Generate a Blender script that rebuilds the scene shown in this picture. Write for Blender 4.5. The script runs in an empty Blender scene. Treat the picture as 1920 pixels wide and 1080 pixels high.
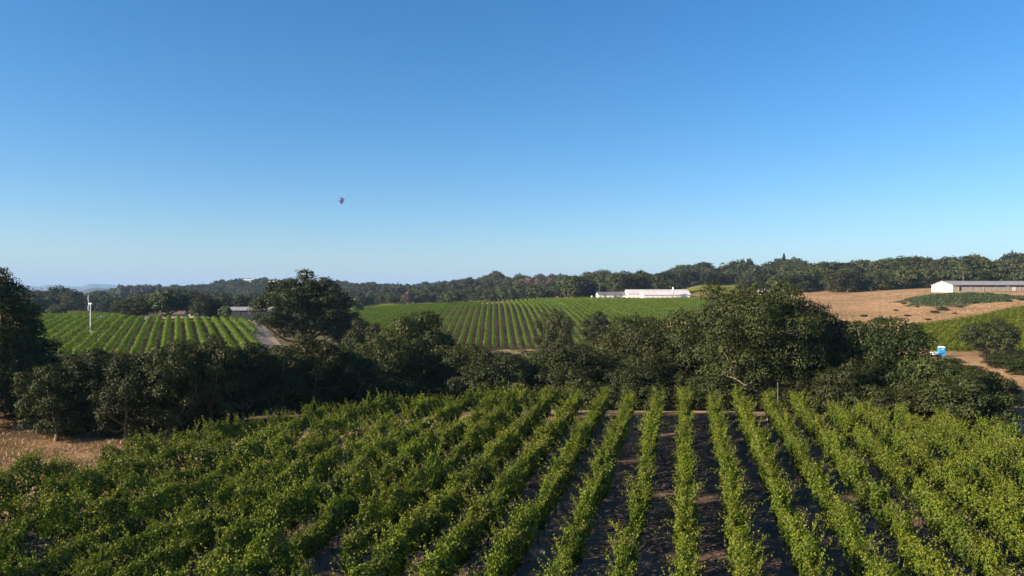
import bpy, math, random
import numpy as np
from mathutils import Vector, Matrix

# ------------------------------------------------------------------ camera, sky, sun, exposure
scene = bpy.context.scene
FPX, CX, HY = 1371.0, 960.0, 548.0          # focal length in photo pixels, picture centre, horizon line
EYE = 12.5
cam_d = bpy.data.cameras.new('camera')
cam = bpy.data.objects.new('camera', cam_d)
scene.collection.objects.link(cam)
cam_d.sensor_width = 36.0
cam_d.lens = 36.0 * FPX / 1920.0
cam_d.clip_start = 0.5
cam_d.clip_end = 90000
cam.location = (0, 0, EYE)
cam.rotation_euler = (math.radians(90) + math.atan((HY - 540.0) / FPX), 0, 0)
scene.camera = cam

SUN_EL = math.radians(22.5)
SUN_H = Vector((-0.93, -0.365)).normalized()     # the sun stands to the left, a little behind the camera
world = bpy.data.worlds.new('World')
scene.world = world
world.use_nodes = True
wn = world.node_tree
wn.nodes.clear()
sky = wn.nodes.new('ShaderNodeTexSky')
sky.sky_type = 'NISHITA'
sky.sun_disc = False
sky.sun_elevation = SUN_EL
sky.sun_rotation = math.atan2(SUN_H.x, SUN_H.y)
sky.altitude = 0
sky.air_density = 1.0
sky.dust_density = 0.5
sky.ozone_density = 5.0
wb = wn.nodes.new('ShaderNodeBackground')
wb.inputs['Strength'].default_value = 0.053
wo = wn.nodes.new('ShaderNodeOutputWorld')
whs = wn.nodes.new('ShaderNodeHueSaturation')      # the camera's colour rendering of a clear sky
whs.inputs['Saturation'].default_value = 1.24
wn.links.new(sky.outputs[0], whs.inputs['Color'])
wn.links.new(whs.outputs[0], wb.inputs['Color'])
wn.links.new(wb.outputs[0], wo.inputs['Surface'])

sun_d = bpy.data.lights.new('sun', 'SUN')
sun_d.energy = 3.6
sun_d.angle = math.radians(0.53)
sun_d.color = (1.0, 0.83, 0.60)
sun = bpy.data.objects.new('sun', sun_d)
scene.collection.objects.link(sun)
to_sun = Vector((SUN_H.x * math.cos(SUN_EL), SUN_H.y * math.cos(SUN_EL), math.sin(SUN_EL)))
sun.rotation_euler = to_sun.to_track_quat('Z', 'Y').to_euler()
sun.location = (-60, -30, 60)

scene.view_settings.view_transform = 'Standard'
scene.view_settings.look = 'None'
scene.view_settings.gamma = 1.0
scene.view_settings.exposure = 1.72
scene.cycles.max_bounces = 6
scene.cycles.diffuse_bounces = 3
scene.cycles.transmission_bounces = 4
scene.cycles.transparent_max_bounces = 4
scene.cycles.volume_bounces = 0
scene.cycles.use_denoising = True

rng = np.random.default_rng(7)
random.seed(7)
COL = scene.collection

# ------------------------------------------------------------------ helpers
def link(o, parent=None):
    COL.objects.link(o)
    if parent is not None:
        o.parent = parent
    return o

def tag(o, label=None, cat=None, group=None, kind=None):
    if label: o['label'] = label
    if cat: o['category'] = cat
    if group: o['group'] = group
    if kind: o['kind'] = kind
    return o

def empty(name, loc=(0, 0, 0), rz=0.0, scale=(1, 1, 1)):
    o = bpy.data.objects.new(name, None)
    o.empty_display_size = 0.3
    o.location = loc
    o.rotation_euler = (0, 0, rz)
    o.scale = scale
    return link(o)

def mesh_from(name, verts, faces, mats=(), matidx=None, rnd=None, smooth=False):
    """verts (n,3) array, faces: (m,k) array (k 3 or 4) or list of such arrays"""
    if not isinstance(faces, list):
        faces = [faces]
    faces = [np.asarray(f, dtype=np.int32) for f in faces if len(f)]
    me = bpy.data.meshes.new(name)
    verts = np.asarray(verts, dtype=np.float32)
    me.vertices.add(len(verts))
    me.vertices.foreach_set('co', verts.ravel())
    nl = sum(f.size for f in faces)
    nf = sum(len(f) for f in faces)
    me.loops.add(nl)
    me.loops.foreach_set('vertex_index', np.concatenate([f.ravel() for f in faces]))
    me.polygons.add(nf)
    tot = np.concatenate([np.full(len(f), f.shape[1], dtype=np.int32) for f in faces])
    st = np.concatenate([[0], np.cumsum(tot)[:-1]]).astype(np.int32)
    me.polygons.foreach_set('loop_start', st)
    if matidx is not None:
        me.polygons.foreach_set('material_index', np.asarray(matidx, dtype=np.int32))
    me.polygons.foreach_set('use_smooth', np.full(nf, bool(smooth)))
    for m in mats:
        me.materials.append(m)
    if rnd is not None:
        at = me.attributes.new('rnd', 'FLOAT', 'FACE')
        at.data.foreach_set('value', np.asarray(rnd, dtype=np.float32))
    me.update(calc_edges=True)
    me.validate()
    return me

class MB:
    """collects polygons for one small part"""
    def __init__(s):
        s.v = []; s.f = []
    def quad(s, *p):
        b = len(s.v); s.v += [tuple(q) for q in p]; s.f.append(tuple(range(b, b + len(p))))
    def box(s, x0, y0, z0, x1, y1, z1):
        b = len(s.v)
        s.v += [(x0,y0,z0),(x1,y0,z0),(x1,y1,z0),(x0,y1,z0),(x0,y0,z1),(x1,y0,z1),(x1,y1,z1),(x0,y1,z1)]
        s.f += [(b,b+3,b+2,b+1),(b+4,b+5,b+6,b+7),(b,b+1,b+5,b+4),(b+1,b+2,b+6,b+5),(b+2,b+3,b+7,b+6),(b+3,b,b+4,b+7)]
    def tube(s, pts, rad, n=6):
        v, f = tube(pts, rad, n)
        b = len(s.v)
        s.v += [tuple(q) for q in v]
        s.f += [tuple(b + k for k in q) for q in f]
    def lathe(s, prof, n=16, c=(0, 0)):
        b = len(s.v)
        for (r, z) in prof:
            for k in range(n):
                a = 2 * math.pi * k / n
                s.v.append((c[0] + r * math.cos(a), c[1] + r * math.sin(a), z))
        for j in range(len(prof) - 1):
            for k in range(n):
                k2 = (k + 1) % n
                s.f.append((b + j*n + k, b + j*n + k2, b + (j+1)*n + k2, b + (j+1)*n + k))
    def build(s, name, mat, parent=None, smooth=False):
        me = bpy.data.meshes.new(name)
        me.from_pydata(s.v, [], s.f)
        me.materials.append(mat)
        for p in me.polygons: p.use_smooth = smooth
        me.update()
        return link(bpy.data.objects.new(name, me), parent)

def tube(pts, rad, n=6):
    pts = np.asarray(pts, float)
    m = len(pts)
    rad = np.broadcast_to(np.asarray(rad, float), (m,))
    V = []; F = []
    d = np.gradient(pts, axis=0)
    d /= np.linalg.norm(d, axis=1)[:, None] + 1e-9
    ref = np.array([0.31, 0.87, 0.11])
    for i in range(m):
        a = np.cross(d[i], ref); a /= np.linalg.norm(a) + 1e-9
        b = np.cross(d[i], a)
        for k in range(n):
            t = 2 * math.pi * k / n
            V.append(pts[i] + rad[i] * (a * math.cos(t) + b * math.sin(t)))
    for i in range(m - 1):
        for k in range(n):
            k2 = (k + 1) % n
            F.append((i*n + k, i*n + k2, (i+1)*n + k2, (i+1)*n + k))
    return np.array(V), F

def rand_unit(n, r=None):
    r = r or rng
    v = r.normal(size=(n, 3))
    return v / (np.linalg.norm(v, axis=1)[:, None] + 1e-9)

def leaf_cards(c, nrm, size, r, fold=0.0, aspect=0.75):
    """diamond shaped leaves / leaf sprays: returns verts (n*4,3), quads (n,4)"""
    n = len(c)
    nrm = nrm / (np.linalg.norm(nrm, axis=1)[:, None] + 1e-9)
    t = np.cross(nrm, rand_unit(n, r)); t /= np.linalg.norm(t, axis=1)[:, None] + 1e-9
    b = np.cross(nrm, t)
    size = np.broadcast_to(np.asarray(size), (n,))[:, None]
    w = size * aspect * r.uniform(0.75, 1.15, (n, 1))
    sk = r.uniform(-0.25, 0.25, (n, 1)) * size
    f = nrm * size * fold
    v = np.stack([c - t*size*0.5, c + b*w*0.5 + t*sk + f, c + t*size*0.5, c - b*w*0.5 + t*sk*0.6 + f], axis=1).reshape(-1, 3)
    q = np.arange(n * 4).reshape(n, 4)
    return v, q

def smooth1(a, k, axis):
    w = np.exp(-0.5 * (np.arange(-3*k, 3*k + 1) / k) ** 2); w /= w.sum()
    pad = [(0, 0), (0, 0)]; pad[axis] = (3*k, 3*k)
    b = np.pad(a, pad, mode='edge')
    return np.apply_along_axis(lambda x: np.convolve(x, w, 'valid'), axis, b)

# ------------------------------------------------------------------ terrain height
PXC = np.array([-900, -300, 0, 200, 345, 500, 640, 760, 850, 945, 1040, 1100, 1285, 1450, 1600, 1760, 1920, 2300, 2900], float)
TAB = {
    62:   [-10.8]*5 + [-10.8]*4 + [-10.5]*10,
    80:   [-11.6,-11.6,-11.6,-11.8,-12.0,-12.4,-12.8,-13,-13,-13,-13,-13,-12.6,-12.2,-11.8,-10.8,-10.2,-9.8,-9.5],
    110:  [-12,-12,-12,-12.2,-12.6,-13.2,-15,-16,-16.5,-16.5,-16.5,-16,-15,-13.5,-12.4,-11.6,-10.6,-10,-9.6],
    140:  [-11.5,-11.5,-11.6,-11.6,-11.6,-12.0,-13.2,-15,-16,-16.5,-16,-15.8,-14.5,-12.8,-11.6,-11.2,-11.4,-10,-9],
    170:  [-10.5,-10.5,-10.2,-10.0,-9.8,-10.4,-12,-14,-15.6,-16.0,-15.6,-15,-13,-11.4,-10.4,-10.2,-9.6,-8,-7],
    200:  [-9.2,-9.2,-9.0,-8.6,-8.5,-9.2,-11.4,-13.4,-14.6,-15,-14.8,-14,-11.6,-10,-9.2,-9.0,-7.2,-6,-5],
    260:  [-10,-10,-9.8,-9.2,-8.9,-9.2,-10.2,-9.8,-9.4,-9.2,-9.2,-9.2,-8.4,-6.2,-6.6,-3.4,-2.6,-1,0],
    300:  [-11,-11,-10.8,-10.4,-9.8,-9.8,-9.2,-8.0,-7.2,-6.8,-6.6,-6.5,-6.0,-3.6,-3.2,0.9,1.0,2,3],
    330:  [-11.5,-11.5,-11,-10.8,-10.4,-10,-9.2,-7.8,-7.0,-6.3,-5.9,-5.6,-5.3,-3.4,-1.6,1.4,1.6,3,4],
    400:  [-12,-12,-12,-11.5,-11,-10.5,-9.5,-7.6,-6.8,-5.6,-4.2,-3.0,-2.9,-0.8,0.5,2.4,3.2,5,6],
    550:  [-12,-12,-12,-12,-11.5,-11,-10,-9,-8,-6,-5,-3,4,7.5,9.5,10.5,12,13,13],
    700:  [-12,-12,-12,-12,-12,-11,-10,-9,-6,-1,-3,-.5,13.0,15.5,14.5,14.5,20,20,20],
    860:  [-12,-12,-12,-12,-12,-10,-9,-8,-3,12,9,1,7,8,8,8,12,12,12],
    1050: [-13,-13,-13,-13,-9,-4,-5,-6,-2,2,2,4,5,3,3,3,3,3,3],
    1350: [-14,-14,-14,-13,4.2,13.5,6.0,2.0,5,5,6,7,5,0,0,0,0,0,0],
    1900: [-15]*5 + [-8]*5 + [-5]*9,
    3000: [-16]*19,
    6000: [10,18,14,24,24,16,10,6,6,6,6,6,6,6,6,6,6,6,6],
    8000: [-10]*19,
    13500:[80,90,150,135,100,50,40,40,40,40,40,40,40,40,40,40,40,40,40],
    20000:[-40]*19,
}
DK = np.array(sorted(TAB)); TABZ = np.array([TAB[k] for k in DK], float)
GP = np.linspace(-900, 2900, 381)
GL = np.linspace(math.log(40), math.log(20000), 520)
_t = np.array([np.interp(GP, PXC, row) for row in TABZ])
GRID = np.array([np.interp(GL, np.log(DK), _t[:, j]) for j in range(len(GP))]).T     # (520,381)
GRID = smooth1(smooth1(GRID, 3, 0), 3, 1)
ROWDIR = np.array([math.sin(math.radians(13.3)), math.cos(math.radians(13.3))])
ROWNRM = np.array([ROWDIR[1], -ROWDIR[0]])

def hnoise(x, y):
    n = 0.35*np.sin(x*0.061 + 1.3*np.sin(y*0.037)) * np.sin(y*0.053 + 0.8) + 0.2*np.sin(x*0.13+y*0.09+2) * np.sin(y*0.17-x*0.05)
    return n

def gz(x, y):
    x = np.asarray(x, float); y = np.asarray(y, float)
    r = np.hypot(x, y) + 1e-6
    phi = np.arctan2(x, y)
    ap = np.abs(phi)
    lim = math.atan((2900 - CX) / FPX)
    pc = np.clip(phi, -lim, lim)
    d = r * np.cos(pc)
    px = CX + FPX * np.tan(pc)
    fi = np.clip((px + 900) / 10.0, 0, 379.999)
    fl = np.clip((np.log(np.maximum(d, 40.0)) - GL[0]) / (GL[1] - GL[0]), 0, 518.999)
    i = fl.astype(int); j = fi.astype(int); a = fl - i; b = fi - j
    z = (GRID[i, j]*(1-b) + GRID[i, j+1]*b)*(1-a) + (GRID[i+1, j]*(1-b) + GRID[i+1, j+1]*b)*a
    back = np.clip((ap - 1.1) / 1.2, 0, 1); back = back*back*(3 - 2*back)
    mid = GRID[i, 190]*(1-a) + GRID[i+1, 190]*a
    z = z*(1-back) + mid*back
    # near vineyard: a gentle plane that climbs away along the rows
    u = np.clip(x*ROWDIR[0] + y*ROWDIR[1], -80, 70)
    zp = -12.5 + 0.0325*u
    w = np.clip((r - 58) / 18, 0, 1); w = w*w*(3 - 2*w)
    z = zp*(1-w) + z*w
    z = z + hnoise(x, y) * np.clip((r - 70)/80, 0, 1) * np.clip(r/500, 0.35, 3)
    z = z + np.clip((r - 430)/300, 0, 1)*np.clip((1700 - r)/300, 0, 1)*(2.4*np.sin(phi*47 + .004*r) + 1.9*np.sin(phi*103 + 2 + .009*r))
    # ripples of the hill lines far away
    fr = np.clip((r - 2500)/3000, 0, 1)
    z = z + fr * r * 0.0014 * (np.sin(phi*61+1)+0.7*np.sin(phi*143)+0.4*np.sin(phi*290+2)) 
    return z + EYE

def gz1(x, y):
    return float(gz(np.array([x]), np.array([y]))[0])

def at(px, Y):
    """place of a thing seen in picture column px at depth Y"""
    return (px - CX) / FPX * Y, Y

def ztop(py, Y):
    return EYE - (py - HY) / FPX * Y

def inpoly(x, y, poly):
    c = np.zeros(np.shape(x), bool)
    n = len(poly)
    for k in range(n):
        x0, y0 = poly[k]; x1, y1 = poly[(k+1) % n]
        if y0 == y1: continue
        m = ((y0 > y) != (y1 > y)) & (x < (x1 - x0) * (y - y0) / (y1 - y0) + x0)
        c ^= m
    return c

# fields, as ground polygons
NEAR = [(-48, 6), (-46, 22), (-27, 37), (-21.5, 42), (-12.5, 53), (3.9, 60), (14.7, 62), (22.9, 58.8), (28.5, 53.5), (33, 45), (42, 34), (48, 6)]
def fpoly(pts): return [at(p, Y) for p, Y in pts]
LEFTF = fpoly([(40, 128), (300, 128), (505, 138), (458, 212), (300, 216), (60, 214)])
CENTF = fpoly([(560, 205), (700, 196), (845, 192), (1090, 192), (1300, 240), (1345, 300), (1350, 356), (1010, 384), (880, 384), (640, 350), (590, 262)])
RIGHTF = fpoly([(1690, 176), (1710, 146), (1760, 139), (2010, 142), (2080, 238), (1930, 236), (1840, 214), (1705, 200)])

# ------------------------------------------------------------------ materials
def new_mat(name):
    m = bpy.data.materials.new(name); m.use_nodes = True
    nt = m.node_tree; nt.nodes.clear()
    out = nt.nodes.new('ShaderNodeOutputMaterial')
    return m, nt, out

def ramp(nt, stops):
    r = nt.nodes.new('ShaderNodeValToRGB')
    e = r.color_ramp.elements
    while len(e) > 1: e.remove(e[-1])
    e[0].position = stops[0][0]; e[0].color = (*stops[0][1], 1)
    for p, c in stops[1:]:
        k = e.new(p); k.color = (*c, 1)
    return r

def leaf_mat(name, stops, trans=0.3, objvar=0.25, gloss=0.06, rough=0.5):
    m, nt, out = new_mat(name)
    at_ = nt.nodes.new('ShaderNodeAttribute'); at_.attribute_name = 'rnd'
    cr = ramp(nt, stops)
    nt.links.new(at_.outputs['Fac'], cr.inputs[0])
    oi = nt.nodes.new('ShaderNodeObjectInfo')
    mr = nt.nodes.new('ShaderNodeMapRange')
    mr.inputs[3].default_value = 1 - objvar; mr.inputs[4].default_value = 1 + objvar
    nt.links.new(oi.outputs['Random'], mr.inputs[0])
    hs = nt.nodes.new('ShaderNodeHueSaturation')
    nt.links.new(cr.outputs[0], hs.inputs['Color'])
    nt.links.new(mr.outputs[0], hs.inputs['Value'])
    mh = nt.nodes.new('ShaderNodeMapRange')
    mh.inputs[3].default_value = 0.5 - 0.06*objvar; mh.inputs[4].default_value = 0.5 + 0.06*objvar
    ml = nt.nodes.new('ShaderNodeMath'); ml.operation = 'FRACT'
    mm = nt.nodes.new('ShaderNodeMath'); mm.operation = 'MULTIPLY'; mm.inputs[1].default_value = 7.31
    nt.links.new(oi.outputs['Random'], mm.inputs[0]); nt.links.new(mm.outputs[0], ml.inputs[0]); nt.links.new(ml.outputs[0], mh.inputs[0])
    nt.links.new(mh.outputs[0], hs.inputs['Hue'])
    df = nt.nodes.new('ShaderNodeBsdfDiffuse')
    tr = nt.nodes.new('ShaderNodeBsdfTranslucent')
    tc = nt.nodes.new('ShaderNodeMix'); tc.data_type = 'RGBA'; tc.blend_type = 'MULTIPLY'; tc.inputs[0].default_value = 1.0
    tc.inputs[7].default_value = (1.15, 1.25, 0.45, 1)
    nt.links.new(hs.outputs[0], tc.inputs[6])
    nt.links.new(hs.outputs[0], df.inputs[0]); nt.links.new(tc.outputs[2], tr.inputs[0])
    mx = nt.nodes.new('ShaderNodeMixShader'); mx.inputs[0].default_value = trans
    nt.links.new(df.outputs[0], mx.inputs[1]); nt.links.new(tr.outputs[0], mx.inputs[2])
    gl = nt.nodes.new('ShaderNodeBsdfGlossy'); gl.inputs['Roughness'].default_value = rough
    m2 = nt.nodes.new('ShaderNodeMixShader'); m2.inputs[0].default_value = gloss
    nt.links.new(mx.outputs[0], m2.inputs[1]); nt.links.new(gl.outputs[0], m2.inputs[2])
    nt.links.new(m2.outputs[0], out.inputs['Surface'])
    return m

def solid_mat(name, col, rough=0.7, noise=0.15, scale=3.0, metal=0.0, bump=0.0):
    m, nt, out = new_mat(name)
    b = nt.nodes.new('ShaderNodeBsdfPrincipled')
    b.inputs['Roughness'].default_value = rough; b.inputs['Metallic'].default_value = metal
    tc = nt.nodes.new('ShaderNodeTexCoord')
    nz = nt.nodes.new('ShaderNodeTexNoise'); nz.inputs['Scale'].default_value = scale; nz.inputs['Detail'].default_value = 6
    nt.links.new(tc.outputs['Object'], nz.inputs['Vector'])
    lo = tuple(c*(1-noise) for c in col); hi = tuple(min(1, c*(1+noise)) for c in col)
    cr = ramp(nt, [(0.3, lo), (0.7, hi)])
    nt.links.new(nz.outputs['Fac'], cr.inputs[0]); nt.links.new(cr.outputs[0], b.inputs['Base Color'])
    if bump:
        bp = nt.nodes.new('ShaderNodeBump'); bp.inputs['Strength'].default_value = bump; bp.inputs['Distance'].default_value = 0.05
        nt.links.new(nz.outputs['Fac'], bp.inputs['Height']); nt.links.new(bp.outputs[0], b.inputs['Normal'])
    nt.links.new(b.outputs[0], out.inputs['Surface'])
    return m

M = {}
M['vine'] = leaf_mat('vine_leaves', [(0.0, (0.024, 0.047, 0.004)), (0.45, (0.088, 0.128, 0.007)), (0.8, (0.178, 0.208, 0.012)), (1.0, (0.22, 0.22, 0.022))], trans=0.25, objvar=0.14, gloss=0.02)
M['vine_far'] = leaf_mat('distant_vine_leaves', [(0.0, (0.052, 0.10, 0.010)), (0.5, (0.115, 0.175, 0.015)), (1.0, (0.19, 0.235, 0.025))], trans=0.35, objvar=0.1, gloss=0.03)
M['vine_low'] = leaf_mat('young_vine_leaves', [(0.0, (0.11, 0.135, 0.012)), (1.0, (0.21, 0.23, 0.025))], trans=0.35, objvar=0.06, gloss=0.02)
M['oak'] = leaf_mat('oak_leaves', [(0.0, (0.016, 0.024, 0.006)), (0.5, (0.038, 0.050, 0.012)), (0.9, (0.072, 0.080, 0.020)), (1.0, (0.12, 0.11, 0.036))], trans=0.18, objvar=0.3, gloss=0.02)
M['live'] = leaf_mat('dark_oak_leaves', [(0.0, (0.018, 0.025, 0.007)), (0.6, (0.040, 0.049, 0.013)), (1.0, (0.078, 0.080, 0.024))], trans=0.14, objvar=0.25, gloss=0.02)
M['fresh'] = leaf_mat('bright_green_leaves', [(0.0, (0.025, 0.045, 0.008)), (1.0, (0.075, 0.11, 0.018))], trans=0.3, objvar=0.15)
M['wood_far'] = leaf_mat('woodland_leaves', [(0.0, (0.022, 0.029, 0.010)), (0.6, (0.052, 0.060, 0.020)), (1.0, (0.105, 0.105, 0.036))], trans=0.18, objvar=0.55, gloss=0.02)
M['brown'] = leaf_mat('dry_brown_leaves', [(0.0, (0.09, 0.05, 0.034)), (1.0, (0.25, 0.145, 0.105))], trans=0.15, objvar=0.3)
M['euc'] = leaf_mat('grey_eucalyptus_leaves', [(0.0, (0.05, 0.052, 0.04)), (1.0, (0.10, 0.10, 0.08))], trans=0.15, objvar=0.25)
M['bark'] = solid_mat('bark', (0.16, 0.12, 0.085), 0.9, 0.4, 4.0, bump=0.6)
M['palebark'] = solid_mat('pale_bark', (0.27, 0.21, 0.155), 0.9, 0.35, 4.0, bump=0.6)
M['vinewood'] = solid_mat('vine_wood', (0.07, 0.05, 0.035), 0.9, 0.4, 9.0)
M['postwood'] = solid_mat('weathered_post', (0.42, 0.33, 0.24), 0.85, 0.3, 6.0)
M['rust'] = solid_mat('rusted_steel', (0.10, 0.06, 0.04), 0.8, 0.3, 6.0)
M['steel'] = solid_mat('galvanised_steel', (0.25, 0.25, 0.25), 0.5, 0.1, 3.0, metal=0.5)
M['white'] = solid_mat('white_paint', (0.80, 0.79, 0.77), 0.55, 0.05, 0.5)
M['whiteroof'] = solid_mat('pale_roof_metal', (0.62, 0.57, 0.56), 0.5, 0.06, 0.4)
M['greyroof'] = solid_mat('grey_roof_metal', (0.30, 0.285, 0.28), 0.55, 0.12, 0.4)
M['darkroof'] = solid_mat('dark_roof_metal', (0.15, 0.145, 0.15), 0.55, 0.15, 0.4)
M['beige'] = solid_mat('beige_boards', (0.46, 0.40, 0.31), 0.8, 0.15, 0.8)
M['dark'] = solid_mat('dark_matte', (0.03, 0.03, 0.035), 0.9, 0.2, 1.0)
M['bluewall'] = solid_mat('dark_blue_grey_siding', (0.02, 0.023, 0.038), 0.7, 0.15, 0.6)
M['blue'] = solid_mat('blue_plastic', (0.03, 0.26, 0.62), 0.45, 0.05, 1.0)
M['paleblue'] = solid_mat('pale_blue_plastic', (0.62, 0.76, 0.84), 0.5, 0.05, 1.0)
M['navy'] = solid_mat('navy_nylon', (0.02, 0.03, 0.12), 0.5, 0.05, 1.0)
M['violet'] = solid_mat('violet_nylon', (0.16, 0.08, 0.25), 0.5, 0.05, 1.0)
M['nylonwhite'] = solid_mat('white_nylon', (0.75, 0.74, 0.76), 0.5, 0.03, 1.0)
M['wicker'] = solid_mat('wicker', (0.22, 0.13, 0.06), 0.8, 0.2, 4.0)
M['stone'] = solid_mat('cream_render', (0.34, 0.28, 0.22), 0.8, 0.1, 1.0)
M['tile'] = solid_mat('brown_roof', (0.13, 0.085, 0.06), 0.8, 0.2, 1.0)

def ground_mat():
    m, nt, out = new_mat('field_ground')
    b = nt.nodes.new('ShaderNodeBsdfDiffuse')
    ca = nt.nodes.new('ShaderNodeAttribute'); ca.attribute_name = 'gcol'
    geo = nt.nodes.new('ShaderNodeNewGeometry')
    mix = None
    col = ca.outputs['Color']
    for sc, det, amt in ((0.05, 3, 0.35), (0.7, 5, 0.4), (7.0, 4, 0.35)):
        nz = nt.nodes.new('ShaderNodeTexNoise'); nz.inputs['Scale'].default_value = sc; nz.inputs['Detail'].default_value = det
        nt.links.new(geo.outputs['Position'], nz.inputs['Vector'])
        mr = nt.nodes.new('ShaderNodeMapRange'); mr.inputs[1].default_value = 0.25; mr.inputs[2].default_value = 0.75
        mr.inputs[3].default_value = 1 - amt; mr.inputs[4].default_value = 1 + amt
        nt.links.new(nz.outputs['Fac'], mr.inputs[0])
        vm = nt.nodes.new('ShaderNodeVectorMath'); vm.operation = 'SCALE'
        nt.links.new(col, vm.inputs[0]); nt.links.new(mr.outputs[0], vm.inputs['Scale'])
        col = vm.outputs[0]
    # patches of weeds and stubble
    nz = nt.nodes.new('ShaderNodeTexNoise'); nz.inputs['Scale'].default_value = 0.16; nz.inputs['Detail'].default_value = 9; nz.inputs['Roughness'].default_value = 0.7
    nt.links.new(geo.outputs['Position'], nz.inputs['Vector'])
    mr = nt.nodes.new('ShaderNodeMapRange'); mr.inputs[1].default_value = 0.52; mr.inputs[2].default_value = 0.66; mr.inputs[4].default_value = 0.55
    nt.links.new(nz.outputs['Fac'], mr.inputs[0])
    mx = nt.nodes.new('ShaderNodeMix'); mx.data_type = 'RGBA'; mx.inputs[7].default_value = (0.11, 0.095, 0.045, 1)
    nt.links.new(mr.outputs[0], mx.inputs[0]); nt.links.new(col, mx.inputs[6]); col = mx.outputs[2]
    nt.links.new(col, b.inputs[0])
    nz = nt.nodes.new('ShaderNodeTexNoise'); nz.inputs['Scale'].default_value = 3.0; nz.inputs['Detail'].default_value = 8
    nt.links.new(geo.outputs['Position'], nz.inputs['Vector'])
    bp = nt.nodes.new('ShaderNodeBump'); bp.inputs['Strength'].default_value = 0.5; bp.inputs['Distance'].default_value = 0.12
    nt.links.new(nz.outputs['Fac'], bp.inputs['Height']); nt.links.new(bp.outputs[0], b.inputs['Normal'])
    nt.links.new(b.outputs[0], out.inputs['Surface'])
    return m
M['ground'] = ground_mat()

# ------------------------------------------------------------------ ground
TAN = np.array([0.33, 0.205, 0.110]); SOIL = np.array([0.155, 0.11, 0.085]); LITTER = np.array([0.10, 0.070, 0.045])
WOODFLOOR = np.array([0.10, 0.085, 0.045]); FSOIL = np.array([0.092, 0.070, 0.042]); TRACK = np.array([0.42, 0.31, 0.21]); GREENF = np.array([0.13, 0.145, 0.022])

def px_d(x, y):
    y = np.maximum(y, 1e-3)
    return CX + FPX * x / y, y

def forest_mask(x, y):
    """where the distant woodland grows"""
    px, Y = px_d(x, y)
    r = np.hypot(x, y)
    m = (Y > 335) & (r < 1500)
    m &= ~((px > 600) & (px < 1330) & (Y < 420))                      # vineyard crest and sheds
    m &= ~((px >= 1330) & (px < 1560) & (Y < 400))
    m &= ~((px >= 1560) & (px < 2600) & (Y < 385))                    # dry hill and barn
    m &= ~((px > 560) & (px < 900) & (Y > 420) & (Y < 520))           # meadow strip
    m &= ~((px > 1000) & (px < 1075) & (Y > 430) & (Y < 640))         # tan clearing
    m &= ~((px > 1255) & (px < 1400) & (Y > 400) & (Y < 520 + (px-1255)*0.35))   # sloping field right of the sheds
    m &= ~((px > 940) & (px < 1035) & (Y > 735) & (Y < 850))           # the browned grove
    m &= ~((px > -400) & (px < 260) & (Y < 420) & (Y > 300))
    return m

def build_ground():
    naz_f = 300
    lim = math.radians(45)
    az = np.concatenate([np.linspace(-lim, lim, naz_f, endpoint=False), np.linspace(lim, 2*math.pi - lim, 90, endpoint=False)])
    n = len(az)
    rr = np.exp(np.concatenate([np.linspace(math.log(2), math.log(30), 40, endpoint=False), np.linspace(math.log(30), math.log(420), 230, endpoint=False), np.linspace(math.log(420), math.log(20000), 130)]))
    R, A = np.meshgrid(rr, az, indexing='ij')
    X = R*np.sin(A); Y = R*np.cos(A)
    Z = gz(X, Y)
    V = np.stack([X, Y, Z], -1).reshape(-1, 3)
    V = np.vstack([V, [[0, 0, gz1(0.01, 0.01)]]])
    i, j = np.meshgrid(np.arange(len(rr)-1), np.arange(n), indexing='ij')
    j2 = (j + 1) % n
    F = np.stack([i*n + j, (i+1)*n + j, (i+1)*n + j2, i*n + j2], -1).reshape(-1, 4)[:, ::-1]
    c = len(V) - 1
    T = np.stack([np.full(n, c), np.arange(n), (np.arange(n) + 1) % n], -1)[:, ::-1]
    me = mesh_from('ground', V, [F, T], [M['ground']], smooth=True)
    x, y = V[:, 0], V[:, 1]
    jx = x + 0.8*np.sin(y*1.3) ; jy = y + 0.8*np.sin(x*1.1)
    C = np.tile(TAN, (len(V), 1))
    def put(mask, c): C[mask] = c
    px, Yd = px_d(x, y); front = y > 1
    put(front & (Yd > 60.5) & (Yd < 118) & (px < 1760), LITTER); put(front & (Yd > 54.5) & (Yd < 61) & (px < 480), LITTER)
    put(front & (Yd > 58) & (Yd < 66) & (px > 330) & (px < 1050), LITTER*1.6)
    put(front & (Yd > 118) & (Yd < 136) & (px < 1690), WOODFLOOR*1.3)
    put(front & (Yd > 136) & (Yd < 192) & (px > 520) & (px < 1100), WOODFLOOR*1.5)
    put(front & (Yd > 205) & (Yd < 420) & (px < 900), GREENF*.55)
    fm = forest_mask(x, y) & front
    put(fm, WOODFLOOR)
    put(front & (Yd > 1500), np.array([0.05, 0.06, 0.035]))
    put(front & (px > 560) & (px < 900) & (Yd > 420) & (Yd < 520), GREENF)
    put(front & (px > 1255) & (px < 1400) & (Yd > 420) & (Yd < 560) & ~fm, GREENF*0.9 + TAN*0.15)
    put(inpoly(jx, jy, NEAR), SOIL)
    for P in (LEFTF, CENTF): put(inpoly(jx, jy, P), FSOIL)
    put(inpoly(jx, jy, RIGHTF), GREENF)
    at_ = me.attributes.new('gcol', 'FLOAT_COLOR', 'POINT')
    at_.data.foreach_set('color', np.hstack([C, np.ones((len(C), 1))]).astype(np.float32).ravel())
    o = link(bpy.data.objects.new('ground', me))
    tag(o, kind='structure')
build_ground()

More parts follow.
